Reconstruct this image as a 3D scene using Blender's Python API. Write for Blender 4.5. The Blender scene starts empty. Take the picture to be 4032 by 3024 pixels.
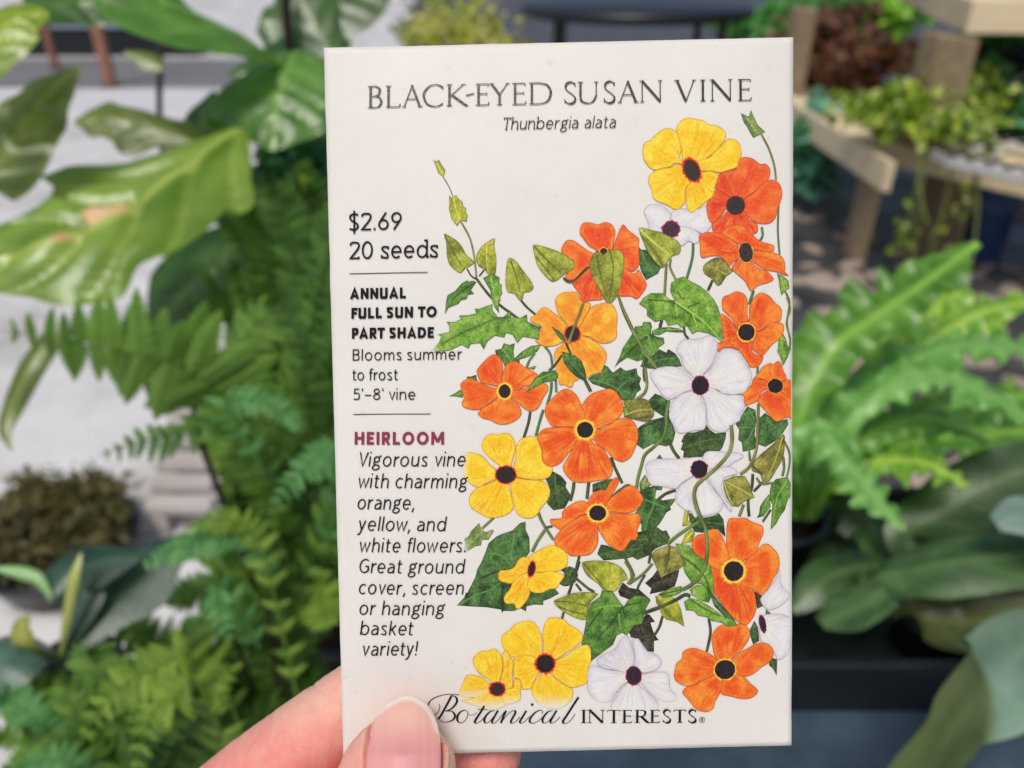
import bpy, math, random
import numpy as np
from mathutils import Vector, Matrix
from mathutils.geometry import delaunay_2d_cdt

random.seed(7)
RNG = np.random.default_rng(7)
scene = bpy.context.scene
COL = scene.collection

# ------------------------------------------------------------------ camera
FPX = 3028.0                      # focal length in photograph pixels (4032 wide)
PITCH = 30.0
camd = bpy.data.cameras.new('camera')
camd.sensor_width = 36.0
camd.lens = FPX / 4032 * 36.0
camd.clip_start = 0.01
camd.clip_end = 200.0
camd.dof.use_dof = True
camd.dof.focus_distance = 0.1395
camd.dof.aperture_fstop = camd.lens / 2.0       # a phone's 2 mm wide pupil
cam = bpy.data.objects.new('camera', camd)
COL.objects.link(cam)
cam.location = (0, 0, 0)
cam.rotation_euler = (math.radians(90 - PITCH), 0, 0)
scene.camera = cam
CR = np.array(cam.rotation_euler.to_matrix())

# ------------------------------------------------------------------ light
SUN_EL, SUN_AZ = 63.0, 200.0      # azimuth clockwise from +Y: behind the camera, a little to the left
world = bpy.data.worlds.new('World')
scene.world = world
world.use_nodes = True
nt = world.node_tree
nt.nodes.clear()
sky = nt.nodes.new('ShaderNodeTexSky')
sky.sky_type = 'NISHITA'
sky.sun_disc = False
sky.sun_elevation = math.radians(SUN_EL)
sky.sun_rotation = math.radians(SUN_AZ)
sky.air_density = 0.7
sky.dust_density = 3.5
sky.ozone_density = 1.0
bg = nt.nodes.new('ShaderNodeBackground')
bg.inputs['Strength'].default_value = 0.115
wo = nt.nodes.new('ShaderNodeOutputWorld')
nt.links.new(sky.outputs[0], bg.inputs['Color'])
nt.links.new(bg.outputs[0], wo.inputs['Surface'])
sund = bpy.data.lights.new('sun', 'SUN')
sund.energy = 2.0
sund.angle = math.radians(18)
sund.color = (1.0, 0.95, 0.87)
sun = bpy.data.objects.new('sun', sund)
COL.objects.link(sun)
_az, _el = math.radians(SUN_AZ), math.radians(SUN_EL)
sdir = Vector((math.sin(_az) * math.cos(_el), math.cos(_az) * math.cos(_el), math.sin(_el)))
sun.rotation_euler = (-sdir).to_track_quat('-Z', 'Y').to_euler()
scene.view_settings.view_transform = 'Standard'
scene.view_settings.look = 'None'
scene.view_settings.exposure = -0.24
scene.view_settings.gamma = 1.0
scene.view_settings.use_curve_mapping = False

# ------------------------------------------------------------------ helpers
def ray(px, py):
    """direction of a point of the photograph (2212 wide view), unit depth along the view axis"""
    s = 4032 / 2212
    d = np.array([(px * s - 2016) / FPX, -(py * s - 1512) / FPX, -1.0])
    return CR @ d

def at(px, py, depth):
    return ray(px, py) * depth

def onplane(px, py, z):
    r = ray(px, py)
    return r * (z / r[2])

def s2l(c):
    c = np.asarray(c, float) / 255.0
    return np.where(c <= 0.04045, c / 12.92, ((c + 0.055) / 1.055) ** 2.4)

_perm = RNG.random((256, 256))
def vnoise(x, y):
    x = np.asarray(x, float); y = np.asarray(y, float)
    xi = np.floor(x).astype(int); yi = np.floor(y).astype(int)
    fx = x - xi; fy = y - yi
    fx = fx * fx * (3 - 2 * fx); fy = fy * fy * (3 - 2 * fy)
    g = lambda a, b: _perm[a & 255, b & 255]
    return (g(xi, yi) * (1 - fx) + g(xi + 1, yi) * fx) * (1 - fy) + (g(xi, yi + 1) * (1 - fx) + g(xi + 1, yi + 1) * fx) * fy

def mesh_obj(name, verts, faces, mat, parent=None, cols=None, smooth=False, uvs=None, matidx=None):
    me = bpy.data.meshes.new(name)
    me.from_pydata([tuple(map(float, v)) for v in verts], [], [tuple(map(int, f)) for f in faces])
    mats = mat if isinstance(mat, (list, tuple)) else [mat]
    for m in mats:
        me.materials.append(m)
    if matidx is not None:
        me.polygons.foreach_set('material_index', matidx)
    if cols is not None:
        a = me.color_attributes.new('ink', 'FLOAT_COLOR', 'POINT')
        c = np.ones((len(verts), 4), np.float32)
        c[:, :3] = np.asarray(cols, np.float32)
        a.data.foreach_set('color', c.ravel())
    if uvs is not None:
        ul = me.uv_layers.new(name='uv')
        li = np.empty(len(me.loops), np.int32)
        me.loops.foreach_get('vertex_index', li)
        ul.data.foreach_set('uv', np.asarray(uvs, np.float32)[li].ravel())
    if smooth:
        me.polygons.foreach_set('use_smooth', [True] * len(me.polygons))
    me.update()
    o = bpy.data.objects.new(name, me)
    COL.objects.link(o)
    if parent is not None:
        o.parent = parent
    return o

def thing(name, label, cat, loc=(0, 0, 0), group=None):
    o = bpy.data.objects.new(name, None)
    COL.objects.link(o)
    o.empty_display_size = 0.02
    o.location = loc
    tag(o, label, cat, group)
    return o

def tag(o, label, cat, group=None):
    o['label'] = label
    o['category'] = cat
    if group:
        o['group'] = group
    return o

def structure(o):
    o['kind'] = 'structure'
    return o

class NT:
    """tiny node-tree writer"""
    def __init__(self, name):
        self.m = bpy.data.materials.new(name)
        self.m.use_nodes = True
        self.t = self.m.node_tree
        self.b = self.t.nodes['Principled BSDF']
    def n(self, typ, **kw):
        nd = self.t.nodes.new(typ)
        for k, v in kw.items():
            if k in nd.bl_rna.properties:
                setattr(nd, k, v)
            else:
                nd.inputs[k.replace('_', ' ')].default_value = v
        return nd
    def l(self, a, b):
        self.t.links.new(a, b)
    def set(self, **kw):
        for k, v in kw.items():
            self.b.inputs[k.replace('_', ' ')].default_value = v
    def coord(self, kind='Object'):
        return self.n('ShaderNodeTexCoord').outputs[kind]
    def noise(self, vec, scale, detail=4, rough=0.55, out='Fac'):
        nd = self.n('ShaderNodeTexNoise')
        nd.inputs['Scale'].default_value = scale
        nd.inputs['Detail'].default_value = detail
        nd.inputs['Roughness'].default_value = rough
        if vec is not None:
            self.l(vec, nd.inputs['Vector'])
        return nd.outputs[out]
    def ramp(self, fac, stops):
        nd = self.n('ShaderNodeValToRGB')
        e = nd.color_ramp.elements
        while len(e) < len(stops):
            e.new(0.5)
        for i, (p, c) in enumerate(stops):
            e[i].position = p
            e[i].color = (*c, 1) if len(c) == 3 else c
        self.l(fac, nd.inputs['Fac'])
        return nd.outputs['Color']
    def mix(self, fac, a, b, mode='MIX'):
        nd = self.n('ShaderNodeMix', data_type='RGBA', blend_type=mode)
        for sock, v in ((nd.inputs[0], fac), (nd.inputs[6], a), (nd.inputs[7], b)):
            if hasattr(v, 'links'):
                self.l(v, sock)
            elif isinstance(v, (int, float)):
                sock.default_value = v
            else:
                sock.default_value = (*v, 1)
        return nd.outputs[2]
    def bump(self, h, strength=0.3, dist=0.001):
        nd = self.n('ShaderNodeBump')
        nd.inputs['Strength'].default_value = strength
        nd.inputs['Distance'].default_value = dist
        self.l(h, nd.inputs['Height'])
        self.l(nd.outputs[0], self.b.inputs['Normal'])
        return nd
# ================================================================== the seed packet
PW, PH = 0.083, 0.1284
_A = np.array([0.9997286, 0.02326681, -0.00117854])
_B = np.array([-0.01588344, 0.99895176, 0.05051632])
_T = np.array([0.00925987, -0.00376898, -0.13934168])
_Kinv = lambda x, y: np.stack([(x - 2016) / FPX, -(y - 1512) / FPX, -np.ones_like(x)], -1)
_Minv = np.linalg.inv(np.stack([_A, _B, _T], 1))
def px2uv(x, y):
    """a mark's place on the printed face, in metres from the packet's centre"""
    q = _Kinv(np.asarray(x, float), np.asarray(y, float)) @ _Minv.T
    return q[..., 0] / q[..., 2], q[..., 1] / q[..., 2]
_xw, _yw = CR @ _A, CR @ _B
_yw = _yw - _xw * (_xw @ _yw); _yw /= np.linalg.norm(_yw); _xw = _xw / np.linalg.norm(_xw)
_zw = np.cross(_xw, _yw)
SHEAR = float(_A @ _B)
packet = thing('seed_packet', 'cream paper seed packet printed with orange, yellow and white flowers, held upright in a hand', 'seed packet')
packet.matrix_world = Matrix([[_xw[i], _yw[i], _zw[i], (CR @ _T)[i]] for i in range(3)] + [[0, 0, 0, 1]])
PSURF = packet.matrix_world.copy()

def puff(u, v):
    """the paper face is not dead flat: contents and the grip make it swell a little"""
    a = np.clip(1 - (2 * u / PW) ** 2, 0, 1); b = np.clip(1 - (2 * v / PH) ** 2, 0, 1)
    z = 0.0017 * a * b * (2 - a) * (2 - b) * 0.8
    z = z + 0.00035 * (vnoise(u * 45 + 9.3, v * 40 + 3.1) - 0.5) * a * b
    z = z + 0.00025 * np.exp(-((u + 0.012 + 0.4 * v) / 0.006) ** 2) * a * b
    d = (u * .8 + v * .6) + 0.052                      # soft creases left by handling
    z = z - 0.00022 * np.exp(-(d / 0.0012) ** 2) * a * b
    d = (u * .35 - v * .94) + 0.055
    z = z - 0.00016 * np.exp(-(d / 0.0010) ** 2) * a * b
    return z

def onpaper(u, v, lift):
    u = np.asarray(u, float); v = np.asarray(v, float)
    return np.stack([u + SHEAR * v, v, puff(u, v) + 0.0002 + lift], -1)

# paper
m = NT('packet_paper')
tc = m.coord()
grain = m.noise(tc, 900, 3)
blot = m.noise(tc, 60, 5, 0.6)
dirt = m.noise(tc, 260, 4, 0.7)
c = m.ramp(blot, [(0.3, tuple(s2l((231, 227, 218)))), (0.7, tuple(s2l((236, 233, 225))))])
c = m.mix(m.ramp(dirt, [(0.64, (0, 0, 0)), (0.78, (0.42, 0.42, 0.42))]), c, tuple(s2l((190, 184, 170))))
m.l(c, m.b.inputs['Base Color'])
m.set(Roughness=0.5, Specular_IOR_Level=0.35)
m.bump(grain, 0.08, 0.0004)
M_PAPER = m.m

def envelope():
    nu, nv = 84, 128
    us = np.linspace(-PW / 2, PW / 2, nu); vs = np.linspace(-PH / 2, PH / 2, nv)
    V = []; F = []
    for side in (1, -1):
        for v in vs:
            for u in us:
                # hand-torn-looking edge: tiny nicks of a real cut sheet
                du = dv = 0.0
                if abs(abs(u) - PW / 2) < 1e-9:
                    du = (vnoise(v * 260, 5.5 + (u > 0)) - 0.5) * 0.00012
                if abs(abs(v) - PH / 2) < 1e-9:
                    dv = (vnoise(u * 260, 9.5 + (v > 0)) - 0.5) * 0.0001
                z = float(puff(np.array(u), np.array(v))) + 0.0002
                V.append((u + du + SHEAR * v, v + dv, z if side > 0 else -z - 0.0003))
    n = nu * nv
    idx = lambda s, j, i: s * n + j * nu + i
    for j in range(nv - 1):
        for i in range(nu - 1):
            F.append((idx(0, j, i), idx(0, j, i + 1), idx(0, j + 1, i + 1), idx(0, j + 1, i)))
            F.append((idx(1, j, i), idx(1, j + 1, i), idx(1, j + 1, i + 1), idx(1, j, i + 1)))
    for i in range(nu - 1):
        F.append((idx(0, 0, i), idx(1, 0, i), idx(1, 0, i + 1), idx(0, 0, i + 1)))
        F.append((idx(0, nv - 1, i), idx(0, nv - 1, i + 1), idx(1, nv - 1, i + 1), idx(1, nv - 1, i)))
    for j in range(nv - 1):
        F.append((idx(0, j, 0), idx(0, j + 1, 0), idx(1, j + 1, 0), idx(1, j, 0)))
        F.append((idx(0, j, nu - 1), idx(1, j, nu - 1), idx(1, j + 1, nu - 1), idx(0, j + 1, nu - 1)))
    o = mesh_obj('paper_envelope', V, F, M_PAPER, packet, smooth=True)
    o.data.polygons.foreach_set('use_smooth', [k < 2 * (nu - 1) * (nv - 1) for k in range(len(F))])
envelope()

# inks
m = NT('colour_ink')
va = m.n('ShaderNodeVertexColor', layer_name='ink')
tc = m.coord()
pencil = m.noise(tc, 2600, 3, 0.7)
c = m.mix(0.5, va.outputs['Color'], m.ramp(pencil, [(0.3, (0.36, 0.36, 0.36)), (0.7, (0.64, 0.64, 0.64))]), 'SOFT_LIGHT')
m.l(c, m.b.inputs['Base Color'])
m.set(Roughness=0.55, Specular_IOR_Level=0.3)
M_INK = m.m
def plain_ink(name, rgb, rough=0.5, spec=0.3):
    m = NT(name)
    sp = m.noise(m.coord(), 1500, 2)
    m.l(m.mix(sp, tuple(s2l(rgb) * 0.9), tuple(s2l(rgb) * 1.25 + 0.004)), m.b.inputs['Base Color'])
    m.set(Roughness=rough, Specular_IOR_Level=spec)
    return m.m
M_BLACK = plain_ink('black_ink', (24, 19, 21), 0.6, 0.15)
M_NAVY = plain_ink('navy_ink', (14, 17, 26), 0.6, 0.15)
M_MAROON = plain_ink('maroon_ink', (140, 54, 78), 0.6, 0.15)
m = NT('foil_ink')
sp = m.noise(m.coord(), 1500, 3, 0.7)
m.l(m.mix(sp, (0.012, 0.011, 0.011), (0.05, 0.038, 0.03)), m.b.inputs['Base Color'])
m.set(Roughness=0.3, Specular_IOR_Level=0.45)
m.bump(sp, 0.4, 0.0003)
M_FOIL = m.m

LAYER = [0]
def lift():
    LAYER[0] += 1
    return 2.0e-5 + LAYER[0] * 4.0e-7

# ------------------------------------------------------------------ printed illustration
REG = {'A': (1700, 500), 'B': (2400, 400), 'C': (1700, 1000), 'D': (2400, 900), 'E': (1700, 1600),
       'F': (2400, 1450), 'G': (1700, 2200), 'H': (2400, 2000), 'I': (2400, 2300)}
def tr(reg, s):
    a = np.array([float(t) for t in s.replace(',', ' ').split()]).reshape(-1, 2) / 2.765
    return a + np.array(REG[reg])

def smooth_loop(p, k=4, closed=True, ten=0.5):
    n = len(p); out = []
    rng = range(n) if closed else range(n - 1)
    for i in rng:
        if closed:
            p0, p1, p2, p3 = p[i - 1], p[i], p[(i + 1) % n], p[(i + 2) % n]
        else:
            p0, p1, p2, p3 = p[max(i - 1, 0)], p[i], p[i + 1], p[min(i + 2, n - 1)]
        for t in np.arange(k) / k:
            out.append(ten * ((2 * p1) + (p2 - p0) * t + (2 * p0 - 5 * p1 + 4 * p2 - p3) * t * t + (3 * p1 - p0 - 3 * p2 + p3) * t ** 3))
    if not closed:
        out.append(p[-1])
    return np.array(out)

def inside(P, poly):
    x, y = P[:, 0], P[:, 1]
    r = np.zeros(len(P), bool)
    n = len(poly)
    for i in range(n):
        x1, y1 = poly[i]; x2, y2 = poly[(i + 1) % n]
        c = ((y1 > y) != (y2 > y)) & (x < (x2 - x1) * (y - y1) / (y2 - y1 + 1e-12) + x1)
        r ^= c
    return r

def distseg(P, L, closed=False):
    d = np.full(len(P), 1e9)
    n = len(L)
    for i in range(n if closed else n - 1):
        a = L[i]; b = L[(i + 1) % n]
        ab = b - a
        t = np.clip(((P - a) @ ab) / (ab @ ab + 1e-12), 0, 1)
        d = np.minimum(d, np.linalg.norm(P - (a + t[:, None] * ab), axis=1))
    return d

def fill(poly, step=5.0):
    """triangulate an outline with an even lattice inside, so ink tones can vary across it"""
    lo, hi = poly.min(0), poly.max(0)
    gx, gy = np.meshgrid(np.arange(lo[0], hi[0], step), np.arange(lo[1], hi[1], step * 0.87))
    gx[1::2] += step / 2
    G = np.stack([gx.ravel(), gy.ravel()], 1)
    if len(G):
        G = G[inside(G, poly)]
    if len(G):
        G = G[distseg(G, poly, True) > step * 0.55]
    allp = np.vstack([poly, G]) if len(G) else poly
    n = len(poly)
    r = delaunay_2d_cdt([Vector(p) for p in allp], [(i, (i + 1) % n) for i in range(n)], [list(range(n))], 1, 1e-4)
    V = np.array([(v.x, v.y) for v in r[0]])
    return V, [tuple(f) for f in r[2]]

class Print:
    def __init__(self):
        self.V = []; self.F = []; self.C = []; self.n = 0
    def add(self, P, F, C):
        u, v = px2uv(P[:, 0], P[:, 1])
        ok = (np.abs(u) < PW / 2 - 0.0002)
        u = np.clip(u, -PW / 2 + 0.0002, PW / 2 - 0.0003)
        v = np.clip(v, -PH / 2 + 0.0002, PH / 2 - 0.0003)
        self.V.append(onpaper(u, v, lift()))
        # wind every face towards the reader
        for f in F:
            a, b, c = P[f[0]], P[f[1]], P[f[2]]
            cr = (b[0] - a[0]) * (c[1] - a[1]) - (b[1] - a[1]) * (c[0] - a[0])
            f = tuple(i + self.n for i in f)
            self.F.append(f if cr < 0 else f[::-1])
        self.C.append(C); self.n += len(P)
    def build(self, name, mat=None):
        return mesh_obj(name, np.vstack(self.V), self.F, mat or M_INK, packet, cols=np.vstack(self.C), smooth=True)

PAPER = np.array([237., 232, 224])
def lerp(a, b, t):
    t = np.asarray(t)[..., None]
    return np.asarray(a, float) * (1 - t) + np.asarray(b, float) * t
def sstep(a, b, x):
    t = np.clip((x - a) / (b - a), 0, 1)
    return t * t * (3 - 2 * t)

PAL = {  # main, second tone, deep tone, outline, halo, halo 2
    'orange': ((238, 98, 28), (249, 156, 56), (226, 60, 26), (176, 46, 16), (252, 202, 66), (240, 130, 44)),
    'red':    ((238, 92, 42), (246, 128, 56), (220, 50, 34), (180, 40, 26), (222, 50, 40), (232, 80, 40)),
    'ored':   ((238, 88, 34), (249, 150, 54), (224, 52, 30), (176, 44, 20), (248, 184, 56), (214, 46, 34)),
    'amber':  ((244, 150, 40), (252, 200, 60), (236, 104, 34), (186, 78, 18), (210, 46, 44), (238, 104, 38)),
    'yellow': ((250, 204, 34), (252, 224, 72), (240, 152, 38), (196, 104, 28), (220, 46, 38), (242, 124, 44)),
    'white':  ((233, 230, 228), (238, 236, 230), (204, 198, 208), (142, 132, 148), (164, 40, 100), (222, 192, 206)),
}
def petal(pr, poly, eye, pal, k, fade=None, tone=0.0):
    main, sec, deep, line, h1, h2 = [np.array(c, float) for c in PAL[pal]]
    poly = smooth_loop(poly, 3)
    P, F = fill(poly, 4.6)
    d = P - eye
    r = np.linalg.norm(d, axis=1); th = np.arctan2(d[:, 1], d[:, 0])
    R = r.max() + 1e-6
    t = r / R
    streak = vnoise(th * 26 + k * 7.7, t * 3.0 + k * 3.1) * 0.6 + vnoise(th * 60 + k * 1.7, t * 5 + k) * 0.4
    big = vnoise(P[:, 0] / 34 + k * 5.1, P[:, 1] / 34 + k * 2.3)
    fine = vnoise(P[:, 0] / 5.5, P[:, 1] / 5.5)
    C = lerp(main, sec, np.clip((big - 0.3) * 1.7, 0, 1))
    C = lerp(C, np.broadcast_to(deep, C.shape), np.clip((streak - 0.47 + tone) * 2.3 + (0.42 - t) * 0.5, 0, 1) * 0.85)
    edge = distseg(P, poly, True)
    rim = (1 - sstep(5, 26, edge)) * (0.35 + 0.65 * vnoise(P[:, 0] / 40 + k, P[:, 1] / 40))
    C = lerp(C, np.broadcast_to(sec if pal != 'white' else deep, C.shape), rim * 0.6)
    if pal == 'white':
        C = lerp(C, np.broadcast_to(np.array([238., 234, 204]), C.shape), np.clip(.62 - t, 0, 1) * big * 1.5)
    C = C + ((fine - 0.5) * (20 if pal != 'white' else 9))[:, None]
    C = lerp(C, np.broadcast_to(line, C.shape), (edge < 1.6) * (0.95 if pal != 'white' else 0.85) * (0.6 + 0.4 * big))
    if fade is not None:
        ang, lo, hi = fade
        s = (P @ np.array([math.cos(ang), math.sin(ang)]))
        C = lerp(C, np.broadcast_to(PAPER, C.shape), sstep(lo, hi, s) * 0.95)
    pr.add(P, F, s2l(np.clip(C, 0, 255)))

def blob(cx, cy, rx, ry, rot, jag, n, seed):
    th = np.linspace(0, 2 * math.pi, n, endpoint=False)
    q = 1 + jag * (vnoise(th * 14 + seed, seed * 1.3 + 0 * th) - 0.5) * 2
    q[-1] = q[0] = (q[0] + q[-1]) / 2
    x, y = rx * np.cos(th) * q, ry * np.sin(th) * q
    c, s = math.cos(rot), math.sin(rot)
    return np.stack([cx + x * c - y * s, cy + x * s + y * c], 1)

NFL = [0]
def flower(reg, pal, eye, petals, label, halo=1.3, eyecol=(52, 38, 36), fades={}, tones={}):
    NFL[0] += 1
    k = NFL[0] * 1.37
    pr = Print()
    ex, ey, rx, ry, rot = eye
    e = np.array([ex, ey]) / 2.765 + REG[reg]
    rx /= 2.765; ry /= 2.765
    PP = [tr(reg, s) for s in petals]
    for i, p in enumerate(PP):
        petal(pr, p, e, pal, k + i * 2.1, fades.get(i), tones.get(i, 0.0))
    main, sec, deep, line, h1, h2 = [np.array(c, float) for c in PAL[pal]]
    for q, col, jag in ((halo, h2, 0.14), (1 + (halo - 1) * 0.62, h1, 0.12)):
        b = blob(e[0], e[1], rx * q, ry * q, rot, jag, 46, k)
        P, F = fill(b, 5)
        C = np.tile(col, (len(P), 1)) + ((vnoise(P[:, 0] / 4, P[:, 1] / 4) - .5) * 26)[:, None]
        pr.add(P, F, s2l(np.clip(C, 0, 255)))
    b = blob(e[0], e[1], rx, ry, rot, 0.045, 40, k + 4)
    P, F = fill(b, 5)
    C = np.tile(np.array(eyecol, float), (len(P), 1)) + ((vnoise(P[:, 0] / 5, P[:, 1] / 5) - .5) * 24)[:, None]
    pr.add(P, F, s2l(np.clip(C, 0, 255)))
    o = pr.build('printed_flower')
    o['label'] = label

GR = {'dk': ((62, 88, 42), (40, 52, 30), (84, 110, 56)), 'dk2': ((74, 112, 54), (38, 58, 34), (92, 132, 70)),
      'md': ((92, 138, 52), (50, 80, 34), (120, 160, 70)), 'br': ((116, 164, 56), (66, 104, 38), (156, 186, 82)),
      'lt': ((156, 166, 56), (112, 118, 42), (196, 196, 84)), 'yl': ((170, 176, 52), (120, 126, 44), (206, 200, 78)),
      'ol': ((138, 136, 58), (92, 88, 42), (170, 164, 84)), 'bk': ((58, 54, 42), (42, 38, 32), (84, 80, 62)),
      'yg': ((186, 186, 40), (130, 136, 34), (214, 208, 70)), 'pale': ((128, 152, 78), (84, 108, 56), (168, 182, 106))}
NLF = [0]
def leaf(pr, reg, pts, pal='md', veins=(), fade=None, sm=1, dark=None):
    NLF[0] += 1
    k = NLF[0] * 2.71
    poly = tr(reg, pts)
    if sm > 1:
        poly = smooth_loop(poly, sm)
    base, dk, lt = [np.array(c, float) for c in GR[pal]]
    P, F = fill(poly, 4.8)
    big = vnoise(P[:, 0] / 28 + k, P[:, 1] / 28 - k)
    c0 = P.mean(0); ang = k
    grad = ((P - c0) @ np.array([math.cos(ang), math.sin(ang)])) / (np.abs(P - c0).max() + 1e-6)
    C = lerp(base, lt, np.clip((big - 0.45) * 1.6 + grad * 0.3, 0, 1))
    C = lerp(C, np.broadcast_to(dk, C.shape), np.clip((0.5 - big) * 1.5 - grad * 0.35, 0, 1))
    st = vnoise(P[:, 0] / 5 + P[:, 1] / 16 + k, P[:, 1] / 6 - P[:, 0] / 18)
    C = C + ((st - 0.5) * 62)[:, None]
    for vs, w, up in veins:
        L = smooth_loop(tr(reg, vs), 4, False)
        C = lerp(C, np.broadcast_to(lt * 1.05 if up else dk * 0.85, C.shape), np.clip(1 - distseg(P, L) / w, 0, 1) * 0.8)
    if not veins:
        # a plain midrib along the leaf's longest direction, with a few ribs off it
        q = P - c0; w_, v_ = np.linalg.eigh(q.T @ q)
        al, ac = q @ v_[:, 1], q @ v_[:, 0]
        C = lerp(C, np.broadcast_to(lt * 1.1, C.shape), np.clip(1 - np.abs(ac + 3 * np.sin(al / 22)) / 4.0, 0, 1) * .7)
        ribs = np.abs(((al + np.abs(ac) * .9) / 24 + k) % 1.0 - .5) * 24
        C = lerp(C, np.broadcast_to(dk * .8, C.shape), np.clip(1 - ribs / 3.0, 0, 1) * .4)
    edge = distseg(P, poly, True)
    C = lerp(C, np.broadcast_to(dk * 0.7, C.shape), (edge < 1.4) * (0.65 + 0.35 * big))
    if fade is not None:
        a, lo, hi = fade
        C = lerp(C, np.broadcast_to(PAPER, C.shape), sstep(lo, hi, P @ np.array([math.cos(a), math.sin(a)])) * 0.95)
    pr.add(P, F, s2l(np.clip(C, 0, 255)))
    if fade is None:
        for vs, w, up in veins:
            if w > 8: continue
            stroke(pr, smooth_loop(tr(reg, vs), 5, False), 3.4 if up else 2.8, lt * 1.2 if up else dk * .65)
        if not veins:
            ext = al.max() - al.min()
            ctr = c0 + np.outer(np.linspace(-.42, .42, 9) * ext, v_[:, 1]) + np.outer(np.sin(np.linspace(0, 3, 9)) * ext * .03, v_[:, 0])
            ctr = ctr[inside(ctr, poly)]
            if len(ctr) > 3:
                stroke(pr, ctr, 3.0, lt * 1.15)
            if len(ctr) > 5 and ext > 60:
                hw_ = np.abs(ac).max()
                for q_ in ctr[2:-2:2]:
                    for sd in (1, -1):
                        e_ = q_ + v_[:, 0] * sd * hw_ * .55 + v_[:, 1] * hw_ * .35
                        if inside(e_[None], poly)[0]:
                            stroke(pr, np.stack([q_, (q_ + e_) / 2 + v_[:, 1] * 2, e_]), 1.7, lt if k % 1 > .5 else dk * .8)

def stroke(pr, L, w, col):
    T = np.gradient(L, axis=0); T /= np.linalg.norm(T, axis=1)[:, None] + 1e-9
    N = np.stack([-T[:, 1], T[:, 0]], 1)
    n = len(L); ww = (w * np.clip(np.linspace(1.15, .45, n), 0, 2))[:, None] / 2
    pr.add(np.vstack([L + N * ww, L - N * ww]), [(i, i + 1, n + i + 1, n + i) for i in range(n - 1)], np.tile(s2l(np.clip(np.array(col, float), 0, 255)), (2 * n, 1)))

VC = {'g': (98, 118, 58), 'd': (66, 76, 46), 'o': (120, 122, 66), 'y': (168, 172, 56), 'b': (64, 56, 44), 'gn': (78, 118, 72)}
def vine(pr, reg, pts, w, col='g', w2=None):
    L = smooth_loop(tr(reg, pts), 7, False)
    T = np.gradient(L, axis=0); T /= np.linalg.norm(T, axis=1)[:, None] + 1e-9
    N = np.stack([-T[:, 1], T[:, 0]], 1)
    w2 = w2 or w
    ww = np.linspace(w, w2, len(L))[:, None] * (0.92 + 0.16 * vnoise(np.arange(len(L)) * .7, 3.3 + 0 * np.arange(len(L))))[:, None]
    offs = (-0.5, -0.2, 0.2, 0.5)
    P = np.vstack([L + N * ww * o for o in offs])
    n = len(L); c = np.array(VC[col], float)
    sh = (vnoise(np.arange(n) / 5.0, 0 * np.arange(n) + w) - 0.5) * 34
    C = np.vstack([np.clip(c * f + sh[:, None], 0, 255) for f in (0.72, 1.0, 1.2, 0.82)])
    F = []
    for b in range(3):
        for i in range(n - 1):
            F.append((b * n + i, b * n + i + 1, (b + 1) * n + i + 1, (b + 1) * n + i))
    pr.add(P, F, s2l(C))
back = Print()
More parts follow.
